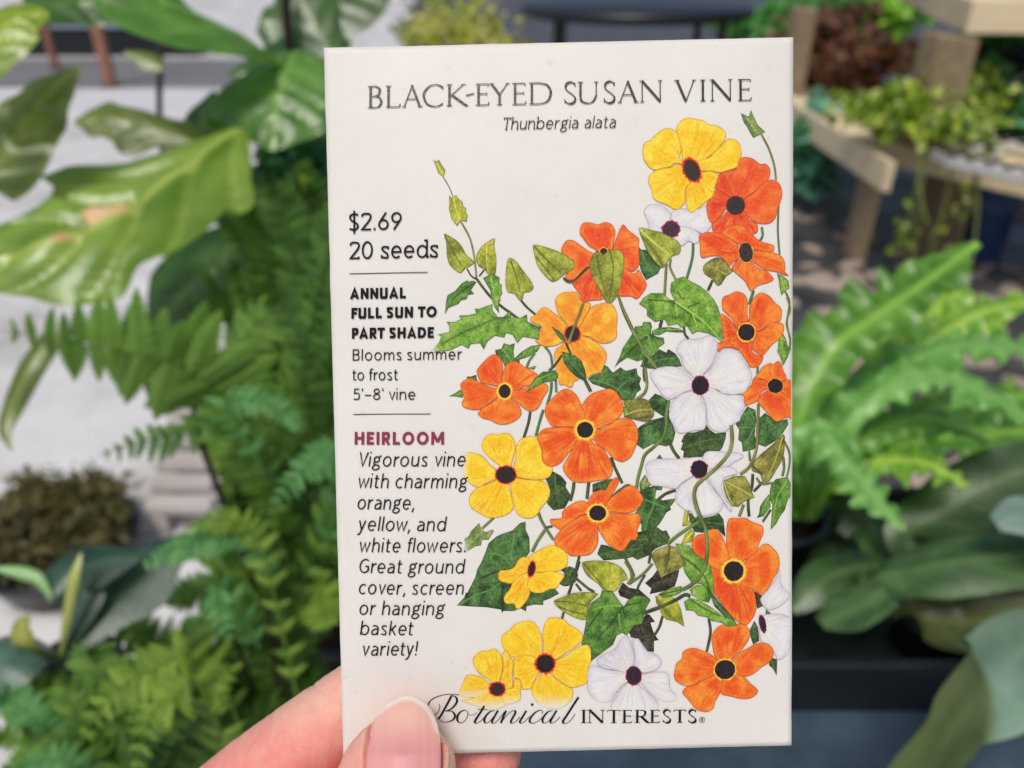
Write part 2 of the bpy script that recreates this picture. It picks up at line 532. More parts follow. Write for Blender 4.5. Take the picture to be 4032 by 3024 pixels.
for a in [
    ('C', '690,1045 760,1030 785,970 850,990 905,970 890,1060 900,1130 950,1140 960,1180 800,1230 760,1150 700,1090', 'md'),
    ('C', '900,1135 980,1060 1080,1000 1190,985 1150,1060 1050,1120 940,1155', 'md'),
    ('C', '1040,1240 1100,1220 1140,1215 1110,1260', 'md'),
    ('C', '190,1545 260,1510 320,1470 355,1520 340,1560 260,1545', 'md'),
    ('C', '385,1330 430,1330 490,1310 500,1380 400,1380', 'dk2'),
    ('C', '1690,1360 1740,1320 1840,1290 1850,1200 1900,1220 1960,1290 2040,1230 2100,1270 2215,1240 2225,1310 2265,1350 2245,1410 2265,1470 2215,1510 2195,1570 2065,1590 1980,1500 1830,1440 1740,1410', 'dk2', [('1700,1370 1850,1390 2010,1470 2060,1540', 5, True), ('2010,1470 2120,1370', 4, True)]),
    ('D', '290,190 330,240 380,240 450,340 540,440 510,500 380,570 330,480 310,400', 'dk2'),
    ('D', '320,1500 350,1430 480,1370 520,1310 600,1350 620,1310 700,1360 740,1420 770,1500 640,1500 500,1530 400,1520', 'dk2'),
    ('D', '1000,420 1060,360 1150,320 1230,350 1280,420 1330,470 1250,530 1200,610 1150,630 1100,560 1010,500', 'ol', (), None, 2),
    ('F', '280,660 320,620 420,560 580,520 440,430 410,340 480,270 540,290 610,340 650,560 700,690 670,800 600,840 460,810 350,870 280,820 300,740', 'dk2', [('440,430 580,525', 4, True), ('300,650 560,540', 5, False)]),
    ('F', '780,960 790,890 755,875 780,800 760,790 790,720 830,690 900,690 1010,660 1030,600 1070,660 1130,700 1250,690 1240,760 1210,850 1180,890 1050,890 1000,950 900,960', 'dk'),
    ('F', '490,970 530,925 560,970', 'dk'),
    ('F', '1350,600 1400,550 1420,500 1480,410 1570,450 1580,560 1560,720 1600,840 1540,880 1430,900 1420,800 1380,770 1390,660', 'dk2', [('1560,640 1500,740 1460,840', 5, True), ('1500,440 1560,560', 4, True), ('1390,640 1540,640', 4, True)]),
    ('F', '1610,540 1680,480 1740,530 1800,580 1930,550 1940,610 1880,700 1800,780 1680,850 1600,820 1610,700', 'dk2', [('1690,560 1860,690', 4, True)]),
    ('F', '1930,1180 1800,1200 1750,1250 1730,1330 1730,1420 1760,1480 1750,1600 1740,1750 1800,1690 1850,1600 1900,1540 1930,1440 1972,1390 1972,1250', 'md', [('1930,1220 1830,1360 1790,1500 1760,1700', 5, True)]),
    ('F', '1725,1360 1660,1430 1620,1500 1610,1580 1580,1620 1660,1600 1740,1500', 'md'),
    ('F', '300,1330 370,1280 450,1270 480,1250 560,1270 550,1310 490,1310 480,1400 560,1420 690,1400 690,1430 640,1490 650,1520 600,1550 560,1620 520,1680 450,1740 330,1780 330,1680 260,1560 340,1450', 'dk2', [('470,1290 470,1440 400,1620 370,1740', 5, True), ('370,1410 470,1450 600,1500', 4, True)]),
    ('F', '310,1230 370,1140 400,1200 430,1260 350,1310 310,1310', 'pale'),
    ('H', '130,460 200,350 290,240 400,220 490,180 560,230 600,220 640,300 600,370 480,420 410,490 290,540 220,500 60,530', 'dk', [('240,320 400,325 590,380', 4, True)]),
    ('H', '840,30 980,90 1100,70 1170,40 1220,110 1240,300 1150,210 1050,220 1000,250 900,240 850,130', 'dk'),
    ('H', '800,0 850,20 830,110 880,150 830,170 770,180', 'yg'),
    ('H', '870,210 910,260 870,350 760,370 800,270', 'yg'),
    ('H', '370,790 450,720 500,650 560,720 740,650 720,740 690,830 560,880 420,910 440,850', 'bk'),
    ('H', '190,1290 270,1220 350,1180 380,1130 420,1130 480,1210 430,1220 470,1340 520,1410 470,1420 470,1540 400,1530 330,1430 280,1390 220,1380', 'bk', [('300,1230 340,1340', 5, False)]),
    ('H', '80,880 130,780 200,840 310,860 430,970 380,1060 260,1000 180,960 100,930', 'bk'),
    ('G', '1380,230 1440,130 1400,100 1490,55 1570,100 1580,190 1520,250 1440,270', 'dk', (), None, 2),
    ('G', '280,480 380,370 430,270 480,170 500,90 540,20 590,-100 620,-190 700,-260 760,-290 880,-330 960,-410 1020,-425 1020,-340 1060,-250 1065,-100 1000,0 1040,100 1100,260 1330,290 1380,350 1270,410 1210,430 1210,475 1110,470 1030,490 1025,545 960,510 900,540 780,540 770,565 755,525 600,500 400,490', 'dk2', [('290,480 480,370 640,310 740,240', 4, True), ('560,180 700,120 800,90', 5, False), ('520,290 620,270', 4, False), ('860,-20 880,-180 900,-300', 4, True), ('640,-80 760,-60 840,20', 4, True), ('780,250 760,480', 6, False)]),
    ('E', '350,1560 370,1480 360,1420 410,1390 430,1340 470,1300 520,1250 545,1320 590,1350 660,1320 680,1335 620,1430 550,1430 540,1490 480,1500 400,1550', 'pale', (), (math.pi * 0.85, -690, -640)),
    ('E', '1230,760 1310,690 1400,740 1460,810 1450,860 1500,940 1490,1000 1440,1090 1320,1110 1260,1050 1240,1000 1290,900', 'dk'),
    ('E', '1740,830 1830,800 1950,770 1960,850 1900,900 1790,900 1740,920', 'dk'),
    ('E', '1930,970 2000,900 2100,830 2150,830 2050,900 1990,950', 'dk'),
    ('E', '1790,1580 1830,1480 1900,1490 2000,1540 2100,1530 2215,1440 2300,1480 2240,1560 2150,1620 2000,1640 1860,1650', 'dk'),
    ('E', '2070,0 2210,-40 2215,70 2080,110', 'br'),
    ('I', '1510,480 1560,380 1600,450 1615,600 1550,640 1520,560', 'dk'),
    ('I', '1560,60 1640,110 1710,155 1660,220 1590,250', 'bk'),
    ('I', '1730,780 1815,810 1810,985 1770,910 1725,870', 'dk'),
    ('I', '1690,260 1740,300 1680,340', 'dk2'),
]:
    leaf(back, *a)
for a in [
    ('A', '130,560 190,660 240,780', 4, 'o'), ('A', '320,1040 400,1180 440,1290 470,1450 490,1640', 7, 'o'),
    ('C', '480,260 560,370 660,490 780,590 960,720', 10, 'd'), ('C', '390,170 430,240 480,280', 6, 'd'), ('C', '575,180 520,250', 6, 'd'),
    ('C', '970,510 1040,590 1130,665', 9, 'd'), ('C', '1230,1010 1290,1100 1310,1240', 10, 'gn'),
    ('C', '1300,1390 1290,1500 1250,1640', 11, 'gn'), ('C', '1345,1370 1350,1500', 10, 'gn'), ('C', '1120,1080 1060,1160 1030,1240', 10, 'g'),
    ('C', '2010,430 2060,600 2130,760 2220,930', 10, 'd'),
    ('D', '890,160 880,330 820,550', 11, 'gn'), ('D', '650,340 640,430 700,560', 9, 'o'),
    ('D', '1100,570 1050,680', 11, 'd'), ('D', '1640,-10 1650,80 1620,140', 10, 'gn'), ('D', '1550,680 1500,830', 12, 'gn'), ('D', '1595,1500 1590,1580', 10, 'gn'),
    ('B', '1640,370 1720,520 1780,700 1800,860', 8, 'o'), ('B', '1830,1140 1820,1400 1840,1670', 8, 'g'),
    ('D', '1900,680 1950,800 1930,960 1920,1050 1950,1160 1960,1250 1930,1350', 8, 'g'), ('D', '1920,750 1960,880 1925,1000 1940,1120', 7, 'o'),
    ('D', '550,1000 530,1080', 13, 'b'), ('D', '790,1070 800,1150 840,1200', 10, 'd'), ('D', '390,1410 360,1540 370,1660', 12, 'd'),
    ('F', '370,-20 385,100 390,190 360,270 280,330', 12, 'o'), ('F', '630,340 600,500 600,620 560,750 460,850 370,930 330,1050 290,1200 280,1290', 13, 'g'),
    ('F', '620,760 680,890 740,970', 13, 'd'), ('F', '1500,890 1510,1000', 9, 'g'),
    ('F', '1540,1140 1530,1280 1490,1430 1500,1600', 12, 'd'), ('F', '1650,1230 1550,1330', 11, 'd'), ('F', '1895,790 1950,920 1950,1050 1920,1180', 8, 'g'),
    ('F', '1880,960 1890,1080 1870,1170', 11, 'g'), ('F', '1580,1180 1640,1250 1760,1240', 9, 'g'), ('F', '1440,1470 1390,1600', 13, 'g'),
    ('F', '1740,1530 1650,1660', 10, 'd'), ('F', '820,1520 800,1670', 14, 'y'), ('F', '700,1310 590,1350 500,1420', 12, 'd'), ('F', '0,960 60,1100 120,1230', 11, 'd'),
    ('H', '380,220 420,330 430,450 410,580', 11, 'd'), ('H', '120,460 180,560 240,680 240,740 180,800', 11, 'g'), ('H', '450,580 350,690 200,800', 11, 'g'),
    ('H', '370,700 300,820 280,910', 10, 'd'), ('H', '560,1150 520,1280 440,1400 380,1490', 11, 'd'), ('H', '1060,1180 1080,1300 1070,1400 1040,1540', 11, 'd'),
    ('E', '1070,50 1050,170 1000,330', 11, 'd'), ('E', '1210,30 1170,160 1130,310', 11, 'gn'), ('E', '1940,540 1980,650 2060,820', 12, 'd'),
    ('E', '1540,810 1530,900 1500,1010', 13, 'd'), ('E', '1700,810 1680,990', 13, 'd'), ('E', '1150,1110 1200,1240 1320,1430', 12, 'g'),
    ('E', '1230,1320 1150,1440 1090,1560', 13, 'g'), ('E', '1230,1300 1310,1280', 10, 'd'), ('E', '680,1190 550,1310', 10, 'g'),
    ('E', '1600,1590 1560,1760', 11, 'd'), ('E', '2040,1540 2110,1650', 10, 'd'),
    ('G', '1600,0 1560,120 1500,300 1480,360', 11, 'd'), ('G', '1570,190 1690,290 1760,330', 10, 'd'), ('G', '1560,240 1620,320', 9, 'd'),
    ('G', '1430,550 1410,630', 10, 'd'), ('G', '2090,0 2150,100 2160,190 2130,220', 11, 'g'),
]:
    vine(back, *a)
# pale buds and leaves that no flower covers
for a in [
    ('A', '25,370 55,395 85,375 110,420 155,490 135,560 80,520 55,450', 'yl'),
    ('A', '195,760 225,790 270,755 300,800 340,830 350,880 380,900 375,950 395,970 385,1050 340,1030 300,1060 285,1095 250,1050 220,1010 205,950 195,910 200,850', 'yl'),
    ('A', '140,1175 200,1200 280,1250 340,1320 380,1400 440,1450 470,1490 410,1530 370,1550 320,1600 250,1560 190,1490 170,1380 165,1270', 'lt', [('150,1190 250,1380 330,1520', 4, False)], None, 2),
    ('A', '690,1225 680,1300 700,1400 705,1500 690,1620 620,1620 580,1560 520,1530 485,1460 500,1380 560,1300 630,1250', 'yl', (), None, 2),
    ('C', '850,50 920,90 980,170 1040,250 1090,320 1105,380 1060,420 1000,430 990,500 950,510 900,440 830,425 805,350 805,230 820,100', 'lt', [('860,90 920,260 960,420', 4, False)], None, 2),
    ('C', '490,310 450,300 400,310 395,292 330,330 260,410 180,455 165,520 150,660 190,590 300,545 320,510 385,495 400,450 465,440 430,400', 'md', [('470,320 330,420 220,510', 4, False)]),
    ('C', '560,270 640,230 690,235 740,265 735,330 765,340 760,400 770,430 745,470 750,520 725,530 735,650 690,590 650,490 640,400 590,320', 'br'),
    ('C', '1190,800 1040,740 1035,660 960,700 860,690 860,620 780,690 720,690 660,610 665,550 600,570 530,600 470,600 490,650 400,670 300,675 325,710 250,745 170,740 200,790 200,850 70,880 110,890 90,960 30,1030 0,1090 60,1060 200,1050 330,990 405,1030 430,980 530,970 570,1040 610,950 690,890 790,910 810,860 880,880 930,970 990,900 1160,930 1165,840', 'br',
     [('860,690 700,710 500,790 300,880 120,980', 6, False), ('700,710 600,640', 4, False), ('640,730 600,860', 4, False)], (math.pi * 0.83, -800, -752)),
    ('D', '305,825 350,760 430,710 560,710 640,780 690,790 640,690 650,600 720,550 790,530 860,580 960,630 1040,690 1110,770 1160,860 1190,960 1210,1100 1210,1250 1150,1190 1050,1140 940,1120 880,1150 820,1060 760,1080 720,1040 620,1060 580,990 480,1020 390,950 390,880', 'br',
     [('690,800 800,870 1000,1010 1190,1220', 4, True), ('680,815 790,890 980,1030', 4, False), ('400,780 560,790 690,810', 4, False), ('720,690 760,760 800,770', 4, False), ('830,860 960,810', 4, False), ('700,830 720,950', 4, True), ('880,930 930,1060', 4, True)]),
    ('D', '40,1510 100,1390 130,1300 230,1150 260,1070 340,1060 350,1020 430,1020 445,1070 430,1140 500,1180 570,1190 580,1250 520,1290 480,1370 400,1420 280,1440 180,1400 90,1460', 'md', [('410,1170 250,1290 80,1470', 5, False), ('410,1170 430,1290', 4, True), ('410,1170 340,1150', 4, True)]),
    ('D', '440,1120 520,1080 640,1075 740,1090 800,1130 700,1130 600,1120 520,1160 450,1150', 'md'),
    ('D', '1810,490 1880,520 1940,570 1950,650 1900,680 1860,730 1840,640 1830,560', 'br'),
    ('D', '1820,1070 1880,1150 1910,1200 1930,1280 1970,1300 1930,1400 1880,1490 1840,1380 1815,1340 1830,1200', 'br'),
    ('B', '1415,140 1500,180 1525,105 1550,170 1600,270 1680,340 1620,370 1550,405 1510,340 1480,280 1450,245', 'pale'),
]:
    leaf(back, *a)
for a in [('C', '1480,980 1500,1070', 9, 'd'),
          ('D', '600,390 590,560 580,735', 11, 'o'), ('D', '75,720 130,870 210,1040 260,1150 400,1390 510,1530', 11, 'o')]:
    vine(back, *a)
back.build('printed_foliage')

F3 = dict(
 w1=['640,1330 650,1240 620,1200 560,1150 480,1130 400,1150 355,1210 380,1280 410,1360 420,1420 520,1430 620,1450', '650,1330 660,1220 740,1180 840,1180 950,1180 1030,1150 1060,1290 1090,1350 1050,1420 990,1450 920,1420 800,1400 690,1400',
     '650,1410 800,1370 950,1440 950,1530 900,1560 840,1530 780,1580 720,1560 650,1490'])
flower('B', 'white', (650, 1405, 88, 84, 0), F3['w1'], 'small white printed flower with plum eye under the yellow one', 1.22, (74, 44, 52))
flower('B', 'red', (1352, 1143, 102, 102, 0), [
 '1300,1060 1200,1000 1130,960 1150,850 1180,800 1280,770 1360,750 1310,850 1285,890 1320,1010',
 '1250,1180 1180,1270 1090,1335 1050,1280 1030,1150 1060,1090 1120,1000 1150,970 1220,1010 1300,1080',
 '1450,1200 1500,1290 1580,1335 1600,1390 1580,1440 1510,1455 1450,1440 1380,1420 1250,1440 1120,1440 1090,1360 1120,1320 1200,1260 1270,1200 1350,1180',
 '1330,1060 1310,1000 1265,900 1290,830 1340,760 1380,690 1420,625 1500,620 1570,650 1620,690 1690,690 1735,750 1730,820 1700,880 1620,950 1520,1020 1440,1070',
 '1440,1080 1540,1010 1650,910 1730,860 1800,870 1850,920 1870,1010 1850,1100 1820,1170 1800,1260 1750,1320 1680,1340 1580,1330 1500,1270 1430,1190'],
 'red-orange printed flower beside the topmost yellow one', 1.12, (56, 48, 44), tones={0: 0.35, 1: 0.3, 2: 0.25, 4: -0.15})
flower('B', 'yellow', (878, 765, 82, 122, -0.43), [
 '790,700 745,625 765,560 765,480 740,400 700,340 630,308 560,325 480,385 430,440 365,470 345,560 355,640 400,715 470,765 560,745 640,730 700,690',
 '930,670 1000,640 1060,630 1130,560 1210,480 1260,425 1330,425 1390,460 1410,520 1420,600 1385,660 1370,725 1290,760 1180,790 1100,775 1020,770 940,770',
 '780,660 765,560 735,420 710,340 730,270 780,215 850,195 940,210 1010,225 1060,265 1140,275 1210,310 1250,370 1230,440 1170,520 1100,590 1030,640 950,670 880,720',
 '920,790 1010,780 1090,775 1165,810 1150,880 1125,960 1110,1040 1050,1090 990,1140 930,1190 880,1225 835,1205 815,1130 810,1040 815,960 860,890',
 '780,720 700,705 650,735 560,745 480,770 420,820 405,900 440,970 455,1060 510,1105 600,1140 690,1190 740,1185 780,1140 810,1110 805,1020 815,950 870,880'],
 'topmost yellow printed flower with slanted oval eye', 1.25, (58, 44, 38))
flower('D', 'ored', (1465, 268, 76, 106, -0.12), [
 '1400,250 1370,180 1250,90 1200,60 1060,50 1000,60 950,90 960,180 970,310 1010,330 1080,310 1180,315 1240,370 1280,415 1330,370 1390,330',
 '1430,200 1300,130 1200,60 1250,0 1330,-30 1420,-30 1520,60 1620,140 1700,165 1775,190 1770,250 1690,265 1600,245 1510,230',
 '1500,240 1620,250 1740,260 1830,285 1890,345 1905,420 1900,470 1940,515 1880,505 1800,475 1700,460 1600,410 1520,340',
 '1480,330 1550,390 1620,440 1700,470 1760,530 1770,560 1710,595 1600,625 1530,685 1490,650 1460,590 1400,530 1340,480 1310,420 1370,350 1430,340'],
 'orange printed flower turned sideways, at the right edge of the packet', 1.12, (60, 48, 42), tones={0: 0.15})
flower('D', 'ored', (1470, 1130, 92, 92, 0), [
 '1390,1090 1350,1080 1310,1010 1240,950 1180,935 1200,1050 1210,1180 1220,1230 1150,1250 1155,1340 1220,1300 1320,1300 1400,1330 1330,1230 1390,1160',
 '1480,1180 1560,1190 1530,1260 1540,1340 1600,1380 1655,1390 1640,1450 1590,1500 1510,1510 1480,1460 1440,1400 1390,1330 1280,1240 1290,1190 1400,1150',
 '1440,1080 1350,1070 1320,1000 1260,940 1210,890 1200,800 1220,745 1290,720 1350,690 1420,700 1470,750 1485,830 1480,920 1490,1040',
 '1480,1080 1500,950 1500,860 1540,770 1600,710 1660,705 1730,740 1790,810 1850,860 1865,920 1850,1000 1790,1030 1700,1060 1640,1105 1540,1120',
 '1530,1130 1640,1110 1720,1040 1800,1020 1880,1040 1885,1120 1840,1200 1760,1260 1700,1330 1640,1385 1580,1350 1530,1300 1540,1240 1540,1170'],
 'orange printed flower facing front, right edge, above the white one', 1.3, (42, 32, 34), tones={0: 0.3, 1: 0.15})
flower('F', 'ored', (1790, 190, 86, 78, 0), [
 '1740,140 1700,140 1620,110 1540,120 1590,60 1650,-20 1740,-60 1760,-40 1820,-80 1860,-50 1880,20 1920,110 1850,150',
 '1750,200 1640,250 1590,350 1500,390 1450,400 1440,300 1390,275 1450,240 1520,180 1540,120 1600,110 1730,150',
 '1840,170 1880,130 1930,120 1975,150 1975,330 1900,290 1840,230',
 '1750,220 1640,270 1590,350 1640,420 1700,480 1740,530 1800,580 1880,550 1940,530 1975,540 1975,330 1920,300 1840,230'],
 'orange printed flower cut off by the right edge of the packet', 1.12, (40, 30, 32), tones={2: 0.1})
flower('F', 'white', (965, 183, 88, 98, 0), [
 '1040,130 1000,70 1060,20 1120,-60 1160,-160 1230,-210 1320,-210 1390,-170 1430,-100 1500,0 1530,80 1500,190 1440,260 1350,280 1210,270 1150,230 1040,200',
 '960,140 1010,50 1080,-20 1130,-130 1155,-230 1140,-310 1090,-355 1030,-350 970,-325 880,-315 780,-310 720,-240 710,-180 750,-130 770,-50 800,10 850,50 890,100',
 '900,150 850,90 800,30 700,-20 560,-20 450,20 420,70 460,150 510,220 560,290 640,330 720,300 790,260 900,210',
 '960,250 1010,350 1030,450 1040,580 1080,650 1150,685 1230,685 1290,640 1340,590 1400,560 1410,480 1450,430 1440,350 1380,285 1260,280 1180,255 1100,210 1010,210',
 '930,240 820,250 720,300 660,360 640,430 625,510 660,590 700,660 740,700 820,690 900,670 1000,660 1030,600 1030,500 1025,400 980,340 970,240'],
 'largest white printed flower with plum eye', 1.14, (38, 26, 32))
flower('F', 'white', (955, 1085, 88, 92, 0), [
 '980,1090 1150,1070 1280,1060 1350,1090 1365,1140 1230,1180 1200,1300 1250,1420 1310,1500 1300,1550 1230,1470 1180,1380 1120,1300 1020,1140',
 '970,1040 1000,930 1050,890 1150,890 1250,900 1380,910 1435,940 1420,970 1340,1010 1260,1060 1150,1070 1000,1090',
 '960,1050 990,960 880,955 760,975 560,970 420,1000 370,1050 390,1130 400,1210 450,1260 560,1270 700,1295 770,1230 900,1150',
 '960,1140 900,1250 900,1400 920,1580 1000,1590 1100,1570 1180,1540 1215,1450 1180,1380 1100,1290 1000,1150',
 '930,1150 800,1220 720,1290 690,1380 720,1460 800,1520 860,1540 900,1600 930,1590 890,1450 890,1330 940,1210'],
 'white printed flower crossed by a curling stem', 1.14, (40, 28, 34))
flower('A', 'ored', (1860, 1365, 40, 36, 0), [
 '1960,1380 2080,1520 2150,1590 2200,1600 2236,1560 2280,1640 2325,1730 2260,1840 2210,1880 2150,1850 2020,1840 2000,1700 1930,1500',
 '1700,1360 1600,1290 1540,1250 1480,1240 1440,1270 1400,1360 1460,1420 1540,1480 1500,1560 1450,1620 1465,1670 1560,1670 1650,1590 1740,1500 1800,1420',
 '1740,1500 1620,1620 1520,1690 1550,1760 1600,1830 1630,1910 1720,1895 1870,1870 1900,1700 1860,1500',
 '1820,1380 1760,1340 1700,1310 1640,1230 1600,1170 1615,1090 1650,1055 1720,1055 1800,1075 1870,1050 1940,1070 1985,1140 1975,1240 1955,1340 1900,1390',
 '1920,1390 1960,1330 1980,1260 2010,1180 2040,1110 2075,1075 2130,1140 2235,1220 2240,1280 2240,1400 2245,1500 2200,1570 2150,1580 2080,1540 1990,1450'],
 'orange printed flower with a green bud across its eye', 1.5, (60, 34, 36), tones={0: 0.2, 2: 0.3, 1: -0.1})
flower('C', 'amber', (1525, 870, 76, 80, 0), [
 '1480,900 1400,1000 1350,1030 1325,1120 1350,1250 1370,1350 1385,1420 1440,1420 1490,1450 1530,1430 1540,1380 1590,1360 1580,1200 1530,950',
 '1480,870 1470,800 1400,700 1320,640 1240,585 1180,600 1130,660 1070,700 1080,740 1150,770 1200,810 1160,850 1170,920 1120,940 1160,980 1240,1010 1360,990 1470,920',
 '1510,830 1440,740 1370,650 1340,560 1340,500 1390,440 1460,420 1560,420 1600,470 1640,530 1720,540 1700,620 1640,760 1560,830',
 '1560,850 1600,790 1660,680 1720,590 1800,550 1900,535 1970,570 2000,640 2010,700 2000,800 2000,900 1940,960 1850,975 1780,950 1700,900 1580,890',
 '1530,910 1620,890 1720,920 1810,980 1870,1040 1895,1110 1870,1200 1830,1280 1740,1310 1670,1340 1600,1200 1520,1050'],
 'amber printed flower with a stem crossing its eye', 1.28, (46, 30, 40), tones={3: -0.05, 4: 0.05})
flower('C', 'orange', (795, 1488, 64, 74, 0), [
 '780,1530 720,1560 640,1620 560,1660 510,1720 510,1740 560,1780 640,1800 720,1840 830,1840 930,1790 975,1730 960,1660 900,1590 830,1530',
 '830,1490 950,1470 1050,1440 1150,1410 1220,1400 1265,1440 1250,1500 1210,1560 1180,1630 1130,1690 1050,1700 960,1640 880,1560 820,1520',
 '750,1470 620,1430 530,1390 450,1355 380,1360 320,1410 330,1480 355,1560 330,1620 370,1670 500,1690 600,1640 680,1580 760,1510',
 '770,1450 640,1420 540,1390 500,1310 500,1250 560,1180 620,1120 680,1090 740,1120 770,1180 775,1270 760,1350 790,1440',
 '790,1450 760,1380 770,1310 800,1220 860,1170 930,1170 1000,1220 1080,1260 1150,1310 1130,1350 1080,1420 1000,1440 930,1480 830,1480'],
 'orange printed flower beside the summer bloom notes', 1.5, (46, 32, 34), tones={3: 0.2, 4: 0.12})
flower('E', 'yellow', (808, 728, 106, 90, 0), [
 '760,640 660,570 590,500 550,440 550,380 590,320 640,285 730,290 820,275 880,320 910,400 905,480 880,570 840,680',
 '880,660 910,540 920,420 960,350 1040,315 1130,320 1160,380 1195,470 1200,560 1240,620 1310,650 1300,710 1260,760 1170,780 1070,780 970,760 860,740',
 '740,690 640,620 580,540 500,500 420,485 370,520 370,600 340,650 350,730 400,800 460,850 530,860 600,820 670,790 760,750',
 '760,770 680,790 600,830 500,870 440,920 410,990 430,1080 500,1130 600,1185 700,1190 800,1165 870,1120 890,1060 870,970 850,870 820,770',
 '820,770 920,760 1050,780 1180,785 1250,830 1285,900 1260,1000 1190,1080 1150,1150 1080,1195 980,1185 910,1120 890,1020 865,930 860,830'],
 'yellow printed flower facing front, halfway down the packet', 1.16, (44, 36, 32), fades={2: (math.pi, -1860, -1812)})
flower('E', 'orange', (1660, 245, 88, 86, 0), [
 '1640,200 1670,80 1620,-30 1570,-130 1480,-195 1400,-180 1320,-110 1240,-20 1225,60 1250,130 1300,200 1400,215 1510,215 1620,240',
 '1670,190 1650,60 1620,0 1670,-90 1740,-150 1830,-180 1930,-200 2000,-160 2050,-80 2075,0 2060,70 1980,150 1880,200 1800,235 1700,230',
 '1700,250 1830,235 1920,190 2000,130 2105,115 2175,145 2225,235 2230,355 2195,455 2155,535 2085,585 2025,585 1950,540 1890,470 1800,410 1710,300',
 '1620,250 1480,210 1380,215 1270,220 1190,250 1145,320 1170,400 1195,480 1200,560 1240,620 1310,640 1400,600 1470,510 1540,430 1620,290',
 '1680,300 1760,390 1850,440 1910,530 1950,620 1955,700 1910,770 1820,790 1720,805 1610,815 1530,800 1480,760 1430,690 1420,630 1460,560 1520,460 1560,370 1640,300'],
 'largest orange printed flower, facing front in the middle', 1.5, (36, 28, 30), tones={3: 0.12, 4: 0.15})
flower('E', 'orange', (1795, 1140, 92, 82, 0), [
 '1760,1110 1670,1060 1690,1010 1740,930 1820,890 1880,890 1920,820 1985,755 2025,790 2000,860 1940,960 1890,1060 1830,1110',
 '1830,1120 1910,1010 1935,975 2015,915 2095,855 2165,840 2215,875 2275,955 2280,1015 2235,1085 2175,1125 2085,1145 1960,1130 1850,1140',
 '1750,1130 1600,1170 1520,1230 1440,1280 1400,1320 1340,1290 1290,1250 1285,1205 1340,1200 1410,1190 1410,1130 1460,1080 1560,1020 1660,1010 1740,1090',
 '1840,1150 1980,1140 2100,1150 2215,1140 2255,1180 2250,1250 2220,1330 2230,1390 2190,1430 2150,1430 2100,1510 2050,1550 1990,1530 1910,1480 1850,1400 1800,1310 1800,1190',
 '1790,1190 1800,1350 1800,1450 1760,1540 1700,1590 1600,1600 1500,1600 1470,1570 1400,1530 1340,1480 1325,1420 1370,1350 1440,1280 1540,1210 1640,1160 1760,1160'],
 'orange printed flower with one petal curling upward', 1.42, (40, 28, 40), tones={0: 0.15, 4: 0.12})
flower('H', 'white', (1650, 1245, 34, 92, -0.22), [
 '1620,980 1700,880 1800,750 1830,650 1850,720 1850,800 1920,900 1960,940 1900,1020 1800,1080 1700,1090',
 '1640,1160 1780,1140 1880,1150 1970,1210 1975,1350 1960,1430 1950,1530 1900,1610 1820,1640 1780,1560 1720,1470 1640,1440 1610,1330'],
 'white printed flower seen from the side, near the lower right edge', 1.2, (52, 34, 46))
flower('H', 'orange', (1330, 665, 108, 108, 0), [
 '1000,260 920,280 870,350 890,450 980,520 1050,520 1060,300', 
 '1290,640 1280,500 1240,370 1190,260 1120,205 1050,230 1040,300 1040,500 1060,600 1130,640 1250,660',
 '1310,600 1250,400 1250,300 1250,200 1270,110 1310,90 1400,95 1460,90 1520,130 1600,160 1650,190 1655,270 1610,370 1580,460 1520,520 1440,550 1370,600',
 '1270,700 1160,640 1070,645 1110,880 1150,950 1230,1060 1330,1180 1400,1230 1480,1250 1560,1150 1580,1060 1570,960 1540,860 1400,780',
 '1380,640 1480,530 1570,460 1640,390 1700,375 1750,410 1820,490 1840,600 1820,680 1770,760 1720,850 1640,935 1590,900 1530,860 1420,820 1380,700'],
 'large orange printed flower with a green leaf at its left, lower right', 1.42, (40, 28, 34), tones={0: 0.5, 3: 0.25, 4: -0.08})
flower('I', 'orange', (1240, 905, 112, 106, 0), [
 '1180,840 1120,740 1100,640 1090,550 1120,480 1190,420 1300,420 1400,405 1470,430 1510,500 1500,580 1440,670 1370,740 1270,840',
 '1280,860 1400,720 1480,680 1550,640 1640,615 1720,640 1770,700 1770,770 1720,840 1640,890 1550,960 1450,990 1390,970 1290,930',
 '1290,930 1450,990 1520,1060 1600,1130 1590,1180 1520,1225 1420,1230 1300,1200 1190,1160 1230,980',
 '1230,960 1190,1160 1140,1250 1120,1330 1060,1370 990,1365 930,1340 870,1270 830,1220 780,1160 810,1100 900,1070 1000,1020 1090,980 1190,940',
 '1190,910 1080,990 990,1020 900,1070 820,1085 720,1040 685,970 700,880 715,830 770,780 780,710 850,670 930,670 1030,710 1100,745 1190,850'],
 'orange printed flower at the bottom right, above the brand line', 1.2, (42, 30, 36), fades={3: (math.pi / 2 + 0.35, 1755, 1830)}, tones={0: 0.15})
flower('G', 'amber' if False else 'yellow', (1085, 85, 36, 76, 0.22), [
 '1070,80 1000,150 870,240 800,230 740,210 725,150 750,100 830,95 900,60 930,0 1000,-50 1080,-10',
 '1080,50 1050,-40 1100,-80 1180,-130 1300,-180 1400,-140 1460,-90 1475,0 1450,60 1360,105 1220,115 1100,120',
 '1060,130 960,150 880,230 850,300 790,380 790,440 830,465 890,460 920,510 950,515 1000,470 1050,400 1070,320 1050,230',
 '1080,130 1200,120 1300,100 1420,140 1440,160 1390,230 1350,290 1280,300 1200,340 1110,340 1050,300 1035,240 1060,170'],
 'small yellow printed flower seen from the side over a big leaf', 1.3, (44, 30, 28), tones={0: 0.12, 2: 0.15})
